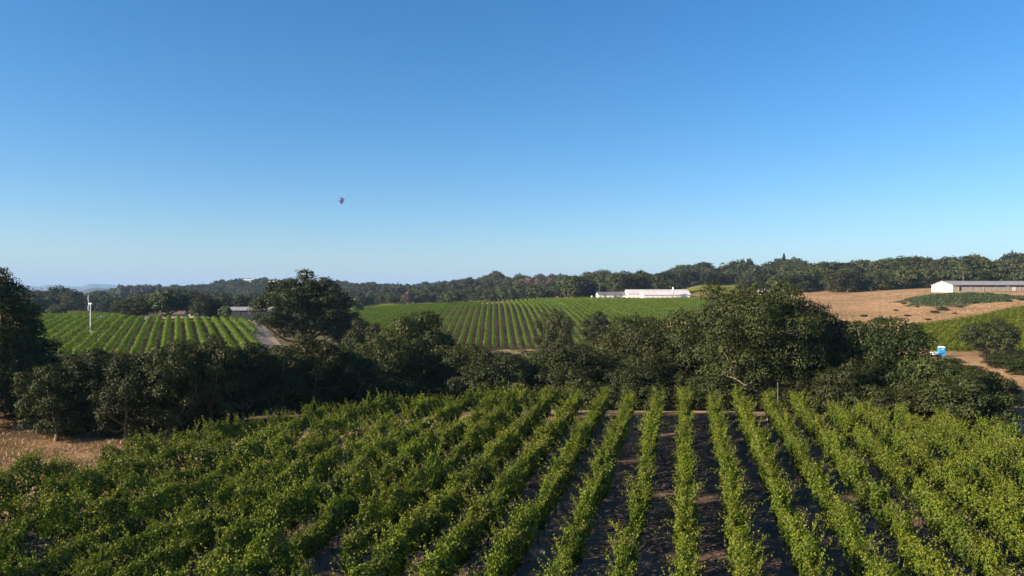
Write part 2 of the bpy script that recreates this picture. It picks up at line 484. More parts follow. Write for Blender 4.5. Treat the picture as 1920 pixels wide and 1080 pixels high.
# ------------------------------------------------------------------ dirt track beside the left vineyard
def ribbon(name, pts, w, mat, lift=0.03):
    pts = np.array(pts, float)
    t = np.linspace(0, 1, 60); s = np.linspace(0, 1, len(pts))
    P = np.stack([np.interp(t, s, pts[:, 0]), np.interp(t, s, pts[:, 1])], 1)
    d = np.gradient(P, axis=0); d /= np.linalg.norm(d, axis=1)[:, None]
    nrm = np.stack([d[:, 1], -d[:, 0]], 1)
    V = []; k = 5
    for a in np.linspace(-0.5, 0.5, k):
        q = P + nrm*w*a
        V.append(np.column_stack([q, gz(q[:, 0], q[:, 1]) + lift]))
    V = np.array(V).transpose(1, 0, 2).reshape(-1, 3)
    i, j = np.meshgrid(np.arange(59), np.arange(k-1), indexing='ij')
    F = np.stack([i*k + j, i*k + j + 1, (i+1)*k + j + 1, (i+1)*k + j], -1).reshape(-1, 4)
    o = link(bpy.data.objects.new(name, mesh_from(name, V, F, [mat], smooth=True)))
    return tag(o, kind='structure')
M['track'] = solid_mat('packed_earth', (0.29, 0.20, 0.12), 0.95, 0.25, 0.6, bump=0.3)
ribbon('dirt_track', [at(530, 128), at(512, 150), at(492, 175), at(476, 205), at(468, 226), at(462, 244)], 4.6, M['track'], 0.06)
ribbon('headland_path', [(-30, 40), (-24.5, 45.5), (-14.5, 57.5), (3.2, 64.4), (14.9, 65.6), (24.4, 62), (31, 56), (36.5, 47), (46, 36)], 3.0, M['track'], 0.05)

# ------------------------------------------------------------------ near vineyard
def vine_mesh(k):
    r = np.random.default_rng(100 + k)
    C = []; Nn = []; S = []; Rn = []
    L = 1.6
    def leaves(c, out, size, tone):
        C.append(c); Nn.append(out); S.append(size); Rn.append(tone)
    # trained canopy
    n = 1350
    x = r.uniform(-L/2, L/2, n)
    ang = r.uniform(-0.5*math.pi, 1.5*math.pi, n)
    bulge = 1 + 0.22*np.sin(x*5 + k) + 0.15*np.sin(x*11 + 2*k)
    rad = np.sqrt(r.uniform(0.4, 1.0, n))
    yy = np.cos(ang)*rad*0.335*bulge
    zz = 1.34 + np.sin(ang)*rad*0.62*(0.92 + 0.18*np.sin(x*4.1 + 3*k))
    zz += 0.12*np.sin(x*3 + k*1.7)
    out = np.stack([r.normal(0, .5, n), np.cos(ang)*1.0, np.sin(ang)*0.8 + 0.45], 1) + rand_unit(n, r)*0.5
    tone = np.clip(0.30 + 0.18*r.normal(size=n) + 0.25*(zz-1.3), 0, 1)  # lighter upwards: sunlit row tops put into the leaf colour, plus paler young leaves
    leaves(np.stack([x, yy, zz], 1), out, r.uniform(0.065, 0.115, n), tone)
    # shoots: growing up, and flopping out sideways
    tubes = []
    ns = 18 + k % 6
    for s in range(ns):
        x0 = r.uniform(-L/2, L/2); side = r.choice([-1, 1])
        flop = r.uniform() < 0.22
        ln = r.uniform(0.4, 1.05) if not flop else r.uniform(0.45, 1.0)
        d = np.array([r.normal(0, .22), side*r.uniform(0.0, .28), 1.0]) if not flop else np.array([r.normal(0, .5), side*r.uniform(.6, 1.1), r.uniform(.1, .7)])
        d /= np.linalg.norm(d)
        p = np.array([x0, side*r.uniform(0, .22), 1.55 if not flop else r.uniform(1.2, 1.7)])
        m = int(ln/0.045)
        pts = [p.copy()]
        for q in range(m):
            d = d + np.array([r.normal(0, .06), side*0.03 + r.normal(0, .05), -0.05 if flop else -0.015])
            d /= np.linalg.norm(d); p = p + d*0.045
            pts.append(p.copy())
        pts = np.array(pts)
        tubes.append(pts[::3])
        mm = len(pts)
        f = np.linspace(0, 1, mm)
        off = rand_unit(mm, r)*0.06
        leaves(pts + off, rand_unit(mm, r)*0.9 + np.array([0, side*.2, .5]), (0.115 - 0.065*f)*r.uniform(.8, 1.15, mm), np.clip(0.48 + 0.28*f + 0.1*r.normal(size=mm), 0, 1))
    # a few low hanging leaves
    n = 45
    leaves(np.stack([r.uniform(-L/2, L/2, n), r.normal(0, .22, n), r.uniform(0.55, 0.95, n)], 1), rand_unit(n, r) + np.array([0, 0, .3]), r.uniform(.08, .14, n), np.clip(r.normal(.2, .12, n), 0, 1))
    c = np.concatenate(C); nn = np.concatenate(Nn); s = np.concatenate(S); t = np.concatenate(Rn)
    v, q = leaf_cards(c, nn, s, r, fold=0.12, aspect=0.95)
    # wood: trunk, cordon, shoot stems
    VV = [v]; FF = [tuple(a) for a in q]; mi = [0]*len(q); b = len(v)
    wood = [(np.array([[0, 0, -0.05], [0.03, 0.02, 0.4], [0.0, 0.0, 0.82]]), [0.035, 0.028, 0.03]),
            (np.array([[-L/2, 0, 0.86], [0, 0, 0.84], [L/2, 0, 0.86]]), [0.014, 0.022, 0.014])]
    wood += [(p_, np.linspace(0.006, 0.0025, len(p_))) for p_ in tubes if len(p_) > 2]
    for p_, ra in wood:
        tv, tf = tube(p_, ra, 5 if len(p_) == 3 else 3)
        VV.append(tv); FF += [tuple(b + a for a in f_) for f_ in tf]; mi += [1]*len(tf); b += len(tv)
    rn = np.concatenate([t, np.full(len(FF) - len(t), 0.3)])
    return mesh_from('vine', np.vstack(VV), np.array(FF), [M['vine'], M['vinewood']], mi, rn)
VINES = [vine_mesh(k) for k in range(14)]

def post_mesh(h, r0, mat, name='post'):
    mb = MB(); mb.tube([(0, 0, -0.3), (0.01, 0, h*0.5), (0, 0.01, h)], [r0, r0, r0*0.95], 8)
    b = len(mb.v) - 8
    mb.f.append(tuple(range(b, b + 8)))
    me = bpy.data.meshes.new(name); me.from_pydata(mb.v, [], mb.f); me.materials.append(mat); me.update()
    return me
POST_W = post_mesh(2.05, 0.05, M['postwood'])
POST_S = post_mesh(1.72, 0.022, M['rust'])

ORD = ['zeroth', 'first', 'second', 'third', 'fourth', 'fifth', 'sixth', 'seventh', 'eighth', 'ninth', 'tenth', 'eleventh', 'twelfth', 'thirteenth', 'fourteenth', 'fifteenth', 'sixteenth', 'seventeenth', 'eighteenth', 'nineteenth', 'twentieth']
TENS = {2: 'twenty', 3: 'thirty', 4: 'forty', 5: 'fifty', 6: 'sixty', 7: 'seventy', 8: 'eighty'}
def ordinal(n):
    if n <= 20: return ORD[n]
    t, u = divmod(n, 10)
    return (TENS[t] + '-' + ORD[u]) if u else TENS[t][:-1] + 'ieth'

def vine_row(path, label, group, seed, wild=1.0, tall=False):
    """path: dense (n,2) points 1.35 m apart"""
    r = np.random.default_rng(seed)
    path = np.asarray(path)
    z = gz(path[:, 0], path[:, 1])
    root = empty('vine_row', (path[0, 0], path[0, 1], z[0]))
    tag(root, label, 'vine row', group)
    org = np.array([path[0, 0], path[0, 1], z[0]])
    d = np.gradient(path, axis=0); ang = np.arctan2(d[:, 1], d[:, 0])
    for k in range(len(path)):
        if r.uniform() < (0.07 if tall else 0.035): continue
        o = bpy.data.objects.new('vine', VINES[r.integers(len(VINES))])
        o.location = (path[k, 0] - org[0], path[k, 1] - org[1], z[k] - org[2])
        o.rotation_euler = (r.normal(0, .03), r.normal(0, .02), ang[k] + (math.pi if r.uniform() < .5 else 0) + r.normal(0, .06))
        s = r.normal(1.0, .07)
        o.scale = (s*1.02, s*r.uniform(.75, 1.25)*wild, s*(r.uniform(1.06, 1.32) if not tall else r.uniform(.98, 1.46)))
        link(o, root)
        if k % 5 == 2 or k == len(path) - 1 or k == 0:
            w = r.uniform() < .10
            p = bpy.data.objects.new('post', POST_W if w else POST_S)
            p.location = (path[k, 0] - org[0] + 0.6*d[k, 0]/1.35, path[k, 1] - org[1] + .6*d[k, 1]/1.35, z[k] - org[2])
            p.scale = (1, 1, r.uniform(.92, 1.06))
            p.rotation_euler = (r.normal(0, .03), r.normal(0, .03), r.uniform(0, 6))
            link(p, root)
    return root

for i in range(-24, 18):
    v = 2.15*i
    u = np.arange(13, 75, 1.35) + rng.uniform(0, 1)
    P = ROWDIR[None]*u[:, None] + ROWNRM[None]*v
    P = P + ROWNRM[None]*(0.06*rng.normal(size=(len(u), 1)))
    m = inpoly(P[:, 0], P[:, 1], NEAR)
    m &= np.abs(P[:, 0]) < 0.78*P[:, 1] + 5
    P = P[m]
    if len(P) < 4: continue
    if i == 0: lab = 'leafy near vine row that runs straight up the picture towards the big oak'
    elif i < 0: lab = f'leafy near vine row, {ordinal(-i)} to the left of the straight upright row'
    else: lab = f'sunlit near vine row, {ordinal(i)} to the right of the straight upright row'
    vine_row(P, lab, 'vine rows of the near block', 500 + i, tall=i < -5, wild= 1.02 if i < -5 else (1.0 if i < -2 else .92))

def resample(pts, step):
    pts = np.array(pts, float)
    s = np.concatenate([[0], np.cumsum(np.linalg.norm(np.diff(pts, axis=0), axis=1))])
    t = np.arange(0, s[-1], step)
    return np.stack([np.interp(t, s, pts[:, 0]), np.interp(t, s, pts[:, 1])], 1)
vine_row(resample([(-24.5, 42.6), (-19.5, 48.2), (-12.5, 56.2), (-3, 60.4), (5, 62.8)], 1.35), 'shaded vine row running crosswise along the far left edge of the near block', 'crosswise vine rows', 900)

# ------------------------------------------------------------------ distant vineyards
def far_row(path, name, label, group, seed, h=1.9, w=0.75, dens=34, card=0.30, mat='vine_far', base=0.55):
    r = np.random.default_rng(seed)
    path = np.asarray(path)
    L = np.linalg.norm(np.diff(path, axis=0), axis=1).sum()
    n = int(L*dens)
    t = r.uniform(0, len(path) - 1.001, n); i = t.astype(int); f = (t - i)[:, None]
    p = path[i]*(1-f) + path[i+1]*f
    d = path[i+1] - path[i]; d /= np.linalg.norm(d, axis=1)[:, None]
    nr = np.stack([d[:, 1], -d[:, 0]], 1)
    s = t*1.0
    lump = 1 + 0.18*np.sin(s*2.1 + seed) + 0.14*np.sin(s*5.3 + 2*seed)
    ang = r.uniform(-0.4*math.pi, 1.4*math.pi, n)
    rad = np.sqrt(r.uniform(.35, 1, n))
    off = np.cos(ang)*rad*w*0.5*lump
    zz = base + (h-base)*0.5 + np.sin(ang)*rad*(h-base)*0.5*lump + (r.uniform(size=n) < .06)*r.uniform(0, .35, n)
    q = p + nr*off[:, None]
    z = gz(q[:, 0], q[:, 1])
    org = np.array([path[0, 0], path[0, 1], gz1(*path[0])])
    c = np.column_stack([q, z + zz]) - org
    out = np.column_stack([nr*np.cos(ang)[:, None], np.sin(ang)*.8 + .5]) + rand_unit(n, r)*.6
    v, fq = leaf_cards(c, out, r.uniform(.75, 1.25, n)*card, r, fold=.08, aspect=.9)
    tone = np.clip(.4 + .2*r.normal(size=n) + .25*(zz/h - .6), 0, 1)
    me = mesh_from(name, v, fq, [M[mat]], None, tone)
    o = link(bpy.data.objects.new(name, me)); o.location = org
    return tag(o, label, 'vine row', group)

def field_rows(poly, az_deg, spacing, fmt, group, seed, **kw):
    D = np.array([math.sin(math.radians(az_deg)), math.cos(math.radians(az_deg))]); N = np.array([D[1], -D[0]])
    P = np.array(poly)
    vmin, vmax = (P@N).min(), (P@N).max(); umin, umax = (P@D).min(), (P@D).max()
    rows = []
    v = vmin + spacing*0.5
    while v < vmax:
        u = np.arange(umin, umax, 1.0)
        q = D[None]*u[:, None] + N[None]*v
        q = q[inpoly(q[:, 0], q[:, 1], poly)]
        if len(q) > 14: rows.append(q)
        v += spacing
    for k, q in enumerate(rows):
        far_row(q, 'vine_row', fmt.format(ordinal(k+1)), group, seed + k, **kw)
    print(group, len(rows))

def ang_px(px): return math.degrees(math.atan((px - CX)/FPX))
field_rows(LEFTF, ang_px(332), 2.35, 'vine row of the small vineyard left of the track, {} from its left edge', 'vine rows of the left hillside block', 2000, dens=52, w=1.25, h=2.0, base=.4, card=.30)
field_rows(CENTF, ang_px(928), 2.25, 'vine row of the vineyard below the white sheds, {} from its left edge', 'vine rows of the middle hillside block', 3000, dens=30, w=.85, h=2.0, base=.4, card=.32)
field_rows(RIGHTF, ang_px(1930), 1.7, 'low vine row in the bright field below the dry slope, {} from its left edge', 'low rows of the right-hand field', 4000, dens=30, w=1.6, h=.75, base=0.05, card=.36, mat='vine_low')

# ------------------------------------------------------------------ trees
def crown_tree(seed, H, R, base=0.3, nclump=40, cards=9000, card=0.24, lump=0.30, flat=0.75, top=1.0, limbs=7, spread=1.0, hollow=0.35, pw=2.6, rag=0.2):
    """returns (wood verts, faces), (leaf verts, quads, tone); crown is a set of leafy clumps on limbs"""
    r = np.random.default_rng(seed)
    zc0, zc1 = base*H, H
    cl = []
    tries = 0
    while len(cl) < nclump and tries < 20000:
        tries += 1
        a = r.uniform(0, 2*math.pi); h = r.uniform(0, 1)
        # dome profile: radius as function of height
        prof = np.sqrt(max(0, 1 - (max(0, h - 0.38)/0.62)**pw)) * (0.62 + 0.38*min(1, h/0.35))
        prof *= 1 + 0.16*math.sin(2*a + seed) + 0.12*math.sin(3*a + 2*seed)
        q = math.sqrt(r.uniform(hollow, 1.0))
        rr = R*prof*q*0.88
        cr = R*lump*r.uniform(0.6, 1.15)
        z = zc0 + cr*0.5 + h*(zc1 - zc0 - cr*1.0)*(1 - rag*(.5 + .5*math.sin(2.6*a + seed) * math.cos(4.3*a*(.4 + q) + 2*seed)))
        p = np.array([rr*math.cos(a)*spread, rr*math.sin(a), z])
        if all(np.linalg.norm((p - c[0])) > 0.52*(cr + c[1]) for c in cl):
            cl.append((p, cr))
    tot = sum(c[1]**2 for c in cl)
    LV = []; LN = []; LT = []; LS = []
    for p, cr in cl:
        n = max(8, int(cards*cr*cr/tot))
        d = rand_unit(n, r)
        d[:, 2] = np.where(d[:, 2] < -0.45, -d[:, 2], d[:, 2])
        wob = 1 + 0.25*np.sin(d[:, 0]*5 + p[0]*3)*np.sin(d[:, 1]*6 + p[1]*2) + 0.12*np.sin(d[:, 2]*11 + p[2])
        rad = cr*wob*np.cbrt(r.uniform(0.25, 1, n))*(1 + (r.uniform(size=n) < .08)*r.uniform(0, .35, n))
        c = p + d*rad[:, None]*np.array([1, 1, flat])
        LV.append(c); LN.append(d*1.0 + rand_unit(n, r)*0.55 + np.array([0, 0, .15]))
        LT.append(np.clip(0.42 + 0.2*r.normal(size=n) + r.normal(0, .12), 0, 1)); LS.append(r.uniform(.65, 1.3, n)*card)
    nc = int(cards*0.16)         # inner foliage that closes the crown
    d = rand_unit(nc, r); q = np.cbrt(r.uniform(.05, 1, nc))*0.66
    zc = (base + .5*(1 - base))*H
    LV.append(np.stack([d[:, 0]*q*R, d[:, 1]*q*R, zc + d[:, 2]*q*(1 - base)*H*.5], 1)); LN.append(d + rand_unit(nc, r)*.8)
    LT.append(np.clip(r.normal(.3, .15, nc), 0, 1)); LS.append(r.uniform(1.0, 1.7, nc)*card)
    c = np.concatenate(LV)
    lv, lq = leaf_cards(c, np.concatenate(LN), np.concatenate(LS), r, fold=.1, aspect=.8)
    lt = np.concatenate(LT)
    # wood
    WV = []; WF = []; b = 0
    def addt(pts, ra, n):
        nonlocal b
        tv, tf = tube(pts, ra, n); WV.append(tv); WF.extend(tuple(b + k for k in f) for f in tf); b += len(tv)
    fork = np.array([r.normal(0, .03)*R, r.normal(0, .03)*R, H*max(0.16, base*0.75)])
    tr = 0.028*H + 0.012*R
    addt([(0, 0, -0.6), (0.02*R, 0, 0.05), (fork[0]*.6, fork[1]*.6, fork[2]*.5), tuple(fork), tuple(fork + np.array([0.03*R, 0.02*R, H*0.14]))], [tr*1.6, tr*1.2, tr*.95, tr*.85, tr*.5], 9)
    cs = np.array([q[0] for q in cl])
    # main limbs towards spread-out clumps
    ids = [int(np.argmax(cs[:, 2]))]
    while len(ids) < min(limbs, len(cs)):
        dm = np.min(np.linalg.norm(cs[:, None] - cs[ids][None], axis=2), axis=1); ids.append(int(np.argmax(dm)))
    nodes = []
    for k in ids:
        e = cs[k]; t = np.linspace(0, 1, 6)[:, None]
        ctrl = fork*0.45 + e*0.55 + np.array([0, 0, -0.10*H]) + r.normal(0, .06*R, 3)
        pts = fork*(1-t)**2 + 2*ctrl*t*(1-t) + e*t**2
        pts[1:-1] += r.normal(0, .025*R, (4, 3))
        addt(pts, np.linspace(tr*.55, tr*.12, 6), 6)
        nodes += [(pts[q], tr*(.55 - .08*q)) for q in range(1, 6)]
    npn = np.array([q[0] for q in nodes])
    for k in range(len(cs)):
        if k in ids: continue
        e = cs[k]; j = int(np.argmin(np.linalg.norm(npn - e, axis=1))); s0 = npn[j]
        mid = (s0 + e)/2 + r.normal(0, .05*R, 3) + np.array([0, 0, -.03*H])
        ra = nodes[j][1]*.5
        addt([s0, mid, e], [ra, ra*.7, ra*.25], 4)
    return (np.vstack(WV), WF), (lv, lq, lt)

class Kind:
    def __init__(s, seed, H, R, leaf, bark='bark', joined=False, **kw):
        (wv, wf), (lv, lq, lt) = crown_tree(seed, H, R, **kw)
        s.H, s.R = H, R
        if joined:
            F = np.vstack([lq, np.array(wf) + len(lv)])
            s.mesh = mesh_from('tree', np.vstack([lv, wv]), F, [M[leaf], M[bark]], [0]*len(lq) + [1]*len(wf), np.concatenate([lt, np.full(len(wf), .3)]))
        else:
            s.crown = mesh_from('crown', lv, lq, [M[leaf]], None, lt)
            s.trunk = mesh_from('trunk', wv, np.array(wf), [M[bark]], smooth=True)

def tree(kind, x, y, H, R, label, cat='tree', group=None, name='oak_tree', rz=None, sink=0.1):
    z = gz1(x, y)
    sx = R/kind.R; sz = H/kind.H
    o = empty(name, (x, y, z - sink), rng.uniform(0, 6.28) if rz is None else rz, (sx, sx, sz))
    tag(o, label, cat, group)
    link(bpy.data.objects.new('trunk', kind.trunk), o)
    link(bpy.data.objects.new('crown', kind.crown), o)
    return o

def joined_tree(kind, x, y, H, R, label, group, name, cat='tree'):
    o = link(bpy.data.objects.new(name, kind.mesh))
    o.location = (x, y, gz1(x, y) - .2); o.rotation_euler = (0, 0, rng.uniform(0, 6.28))
    o.scale = (R/kind.R, R/kind.R, H/kind.H)
    return tag(o, label, cat, group)

K_OAK = [Kind(11 + k, 8.5, 4.4, 'oak', 'palebark', base=.18, nclump=46, cards=20000, card=.175, lump=.29) for k in range(4)]
K_DARK = [Kind(31 + k, 8.0, 3.6, 'live', 'bark', base=.09, nclump=46, cards=18000, card=.17, lump=.31) for k in range(4)]
K_BIG = Kind(51, 11.5, 8.4, 'oak', 'palebark', base=.18, nclump=125, cards=80000, card=.18, lump=.19, limbs=13, hollow=.12, pw=4.5, rag=.34)
K_LOW = [Kind(45 + k, 4.6, 3.1, 'oak' if k else 'live', 'bark', base=.02, nclump=44, cards=19000, card=.155, lump=.30, hollow=.25) for k in range(2)]
K_ROUND = Kind(48, 6.6, 4.7, 'oak', 'bark', base=.04, nclump=60, cards=22000, card=.23, lump=.26, hollow=.25)
K_TALL = Kind(61, 15, 8.5, 'oak', 'bark', base=.20, nclump=95, cards=38000, card=.28, lump=.20, limbs=10)
K_EDGE = Kind(71, 12, 4.6, 'live', 'bark', base=.12, nclump=70, cards=36000, card=.17, lump=.24, limbs=9, rag=.04)
K_BUSH = [Kind(81 + k, 2.2, 1.8, 'oak' if k else 'live', 'bark', base=.02, nclump=16, cards=2600, card=.17, lump=.42, hollow=.2) for k in range(3)]
K_FRESH = Kind(91, 9.4, 6.4, 'fresh', 'bark', base=.2, nclump=55, cards=9000, card=.42, lump=.26)
K_FAR = [Kind(101 + k, 11, 5.4, 'wood_far', 'bark', joined=True, base=.12, nclump=26, cards=1500, card=.75, lump=.36, limbs=4) for k in range(5)]
K_FARW = [Kind(111 + k, 10, 6.4, 'wood_far', 'bark', joined=True, base=.03, nclump=24, cards=1600, card=.75, lump=.34, limbs=4) for k in range(2)]
K_FARB = Kind(121, 15, 4.5, 'brown', 'bark', joined=True, base=.15, nclump=26, cards=1300, card=.8, lump=.33, limbs=4)
K_FARE = Kind(122, 24, 5.0, 'euc', 'palebark', joined=True, base=.25, nclump=30, cards=1300, card=1.0, lump=.36, limbs=4, flat=1.2)
K_FARF = Kind(123, 10, 4.5, 'fresh', 'bark', joined=True, base=.1, nclump=26, cards=1500, card=.7, lump=.36, limbs=4)

def place(kind, px, Y, top, R, label, **kw):
    x, y = at(px, Y)
    H = ztop(top, Y) - gz1(x, y)
    return tree(kind, x, y, H, R, label, **kw)

# the big oak at the end of the rows and its neighbours
place(K_BIG, 1415, 69, 521, 8.3, 'large spreading oak with pale bare limbs at the end of the vine rows', rz=0.4)
place(K_OAK[0], 1265, 78, 588, 5.0, 'olive oak close on the left of the large spreading oak')
place(K_OAK[1], 1200, 92, 583, 5.6, 'grey-green oak with bare twigs below the long white shed')
place(K_OAK[2], 1570, 74, 592, 5.4, 'dense oak close on the right of the large spreading oak')
place(K_OAK[3], 1655, 66, 588, 4.8, 'tall humped dark oak below the dry tan slope')
place(K_LOW[0], 1600, 61, 668, 3.2, 'low dark oak just behind the right-hand vine row ends')
place(K_LOW[1], 1730, 60, 660, 3.6, 'bushy oak left of the blue toilet cabin, near the vines')
place(K_LOW[1], 1800, 55, 700, 3.3, 'front bushy oak at the right end of the tree line')
place(K_LOW[0], 1700, 57, 715, 2.6, 'low dark shrubby oak in front of the humped oak')
place(K_LOW[1], 1850, 62, 690, 2.7, 'rightmost small oak of the near tree line')
place(K_LOW[0], 1500, 64, 690, 3.0, 'dark low oak under the right limbs of the large oak')
place(K_LOW[0], 1330, 68, 690, 3.2, 'dark low oak under the left limbs of the large oak')
# centre of the creek line
place(K_OAK[1], 780, 84, 574, 5.2, 'tall green oak in the middle of the creek line, above its neighbours')
place(K_OAK[2], 715, 76, 622, 4.4, 'green oak leaning out left of the tall creek oak')
place(K_DARK[0], 690, 118, 590, 5.0, 'dark rounded oak behind the creek line, left of the middle vineyard')
place(K_OAK[3], 860, 80, 640, 4.6, 'broad oak right of the tall creek oak')
place(K_DARK[1], 930, 76, 652, 4.4, 'dark oak in the creek line below the middle vineyard rows')
place(K_OAK[0], 1000, 80, 655, 4.4, 'olive oak in the creek line, centre of the picture')
place(K_DARK[2], 1075, 76, 640, 4.3, 'dark oak in the creek line right of the picture centre')
place(K_OAK[2], 1140, 80, 652, 4.2, 'yellowish oak in the creek line under the bare earth patch')
place(K_DARK[3], 1210, 72, 655, 3.8, 'dark oak behind the tips of the upright vine rows')
place(K_DARK[0], 1040, 150, 573, 4.2, 'dark tree standing before the right part of the middle vineyard')
place(K_DARK[1], 1120, 180, 582, 5.0, 'slim-trunked dark tree on the bare earth patch below the white sheds', rz=1.0)
place(K_OAK[3], 870, 105, 648, 5.0, 'oak half hidden behind the broad creek oak')
place(K_DARK[2], 960, 112, 652, 5.0, 'dark oak on the far bank below the middle vineyard')
place(K_OAK[1], 1085, 118, 640, 5.0, 'grey oak on the far bank under the small dark trees')
place(K_DARK[3], 1300, 105, 592, 5.5, 'oak half hidden behind the large oak, on its left')
# left creek line
LEFT = [(108, 54, 664, 2.5), (168, 55.5, 650, 2.8), (240, 54.5, 660, 2.6), (316, 56, 630, 3.1), (392, 58, 616, 3.0), (452, 60, 638, 2.9), (525, 62, 642, 3.0), (595, 65, 622, 3.4), (655, 67, 646, 3.2)]
for k, (px, Y, t, R) in enumerate(LEFT):
    place(K_DARK[k % 4], px, Y, t, R, f'dark slender oak in the front line left of centre, {ordinal(k+1)} from the left', group='dark oaks of the left creek line')
LEFT2 = [(90, 78, 652, 3.9), (215, 80, 656, 4.0), (290, 84, 664, 4.1), (360, 80, 644, 4.0), (430, 84, 662, 4.1), (500, 82, 644, 4.2), (575, 88, 660, 4.3), (640, 92, 640, 4.4)]
for k, (px, Y, t, R) in enumerate(LEFT2):
    place((K_OAK if k % 3 == 1 else K_DARK)[k % 4], px, Y, t, R, f'dark oak in the second line behind the left front oaks, {ordinal(k+1)} from the left', group='second line of left creek oaks')
place(K_EDGE, -48, 63, 492, 5.2, 'tall black-green oak cut off by the left picture edge')
place(K_DARK[2], 26, 68, 560, 3.6, 'dark oak half hidden beside the tall oak at the left edge')
place(K_DARK[3], -40, 58, 620, 3.6, 'low dark oak in front of the tall oak at the left edge')
place(K_TALL, 575, 142, 506, 8.8, 'big lone domed oak beside the dirt track', rz=2.0)
place(K_DARK[0], 655, 150, 580, 4.5, 'smaller dark oak tucked against the right of the lone domed oak')
place(K_FRESH, 318, 236, 541, 6.6, 'bright green round tree behind the left vineyard', name='broadleaf_tree')
place(K_DARK[1], 252, 232, 557, 5.8, 'dark round tree left of the bright green tree behind the vineyard', name='broadleaf_tree')
place(K_DARK[2], 383, 234, 552, 5.2, 'dark round tree right of the bright green tree behind the vineyard', name='broadleaf_tree')
place(K_DARK[0], 406, 238, 562, 4.0, 'small dark tree beside the dark blue shed', name='broadleaf_tree')
place(K_FRESH, 423, 226, 571, 1.9, 'thin bright green bush at the corner of the dark blue shed', name='broadleaf_tree')
place(K_FRESH, 105, 300, 573, 3.4, 'small pale green tree before the dark woods at far left', name='broadleaf_tree')
# right-hand field
place(K_ROUND, 1860, 135, 597, 4.7, 'lone round oak standing in the bright green field', rz=0.7)
place(K_LOW[0], 1885, 105, 655, 3.6, 'small oak below the lone round oak, near the right edge')
place(K_LOW[1], 1925, 92, 668, 3.4, 'small oak cut off by the right picture edge')
place(K_LOW[1], 1800, 96, 680, 3.2, 'scrubby oak on the bank right of the blue toilet cabin')
place(K_BUSH[1], 1776, 118, 668, 2.2, 'scrubby bush hiding the foot of the blue toilet cabin', cat='shrub', name='shrub')
place(K_LOW[0], 1870, 76, 715, 2.6, 'scrubby oak above the bare path at the right edge')

# shrubs
def shrub(px, Y, top, R, label, group=None, k=0):
    x, y = at(px, Y)
    H = max(.4, ztop(top, Y) - gz1(x, y))
    return tree(K_BUSH[k], x, y, H, R, label, 'shrub', group, 'shrub', sink=.05)
for k, (px, Y) in enumerate([(1235, 66), (1300, 66.5), (1345, 66), (1480, 64.5), (1550, 61), (1640, 56.5), (1180, 66.5), (1110, 67), (1440, 66)]):
    x, y = at(px, Y); tree(K_BUSH[k % 3], x, y, rng.uniform(1.6, 2.6), rng.uniform(1.5, 2.1), f'dark leafy shrub at the foot of the trees behind the row ends, {ordinal(k+1)} of nine', 'shrub', 'shrubs behind the row ends', 'shrub', sink=.05)
for k, (px, Y) in enumerate([(120, 55.5), (205, 56), (290, 56.5), (365, 58), (425, 60), (560, 64), (640, 66.5), (60, 60), (690, 67), (760, 68.5), (840, 69), (930, 69), (1010, 69)]):
    x, y = at(px, Y); tree(K_BUSH[k % 3], x, y, rng.uniform(1.2, 2.4), rng.uniform(1.3, 2.0), 'dark shrub in the undergrowth along the left and middle tree line', 'shrub', 'undergrowth shrubs of the creek line', 'shrub', sink=.05)
for k in range(34):
    px = 70 + k*33 + rng.uniform(-10, 10); Y = rng.uniform(61, 66) if px < 440 else rng.uniform(69, 76)
    x, y = at(px, Y); tree(K_BUSH[k % 3], x, y, rng.uniform(2.4, 3.8), rng.uniform(1.8, 2.6), 'tall dark bush filling the shade under the creek-line oaks', 'shrub', 'understory bushes under the creek oaks', 'shrub', sink=.05)
for k, (px, Y, H) in enumerate([(1767, 232, 1.3), (1752, 226, .9), (1695, 262, .8), (1648, 215, 1.0), (1620, 228, .8), (1700, 222, .7), (1740, 210, .6), (1800, 240, .7), (1830, 250, .9), (1860, 262, 1.1), (1890, 255, .9), (1915, 258, 1.0), (1680, 240, .6), (1720, 246, .5), (1790, 222, .5), (1880, 272, 1.0)]):
    x, y = at(px, Y); tree(K_BUSH[k % 3], x, y, H, H*1.5, 'low scrub clump dotted on the dry tan slope', 'shrub', 'scrub on the dry slope', 'shrub', sink=.05)

# creeper bank in front of the barn
def creeper():
    r = np.random.default_rng(5)
    n = 26000
    a = r.uniform(0, 2*math.pi, n); q = np.sqrt(r.uniform(0, 1, n))
    q = q*(1 + .16*np.sin(3*a + 1) + .10*np.sin(7*a) + .07*np.sin(13*a + 2))*r.uniform(.9, 1.06, n)
    px = 1795 + 112*q*np.cos(a); Y = 265 + 20*q*np.sin(a)
    x = (px - CX)/FPX*Y; y = Y
    hgt = (0.3 + 1.3*np.sqrt(np.clip(1 - q*q, 0, 1)))*(0.75 + .35*np.sin(x*.9)*np.sin(y*.7) + .2*np.sin(x*2.3 + y))
    z = gz(x, y) + np.abs(hgt)*np.sqrt(r.uniform(.1, 1, n))
    c = np.stack([x, y, z], 1)
    v, f = leaf_cards(c, rand_unit(n, r)*.7 + np.array([0, -.1, .8]), r.uniform(.25, .5, n), r, .08)
    o = link(bpy.data.objects.new('creeper_bank', mesh_from('creeper_bank', v, f, [M['fresh2']], None, np.clip(r.normal(.4, .2, n), 0, 1))))
    tag(o, 'dark green creeper covering the bank before the long barn', 'creeper', kind='stuff')
M['fresh2'] = leaf_mat('creeper_leaves', [(0, (.025, .05, .012)), (1, (.08, .115, .03))], trans=.2, objvar=0)
creeper()

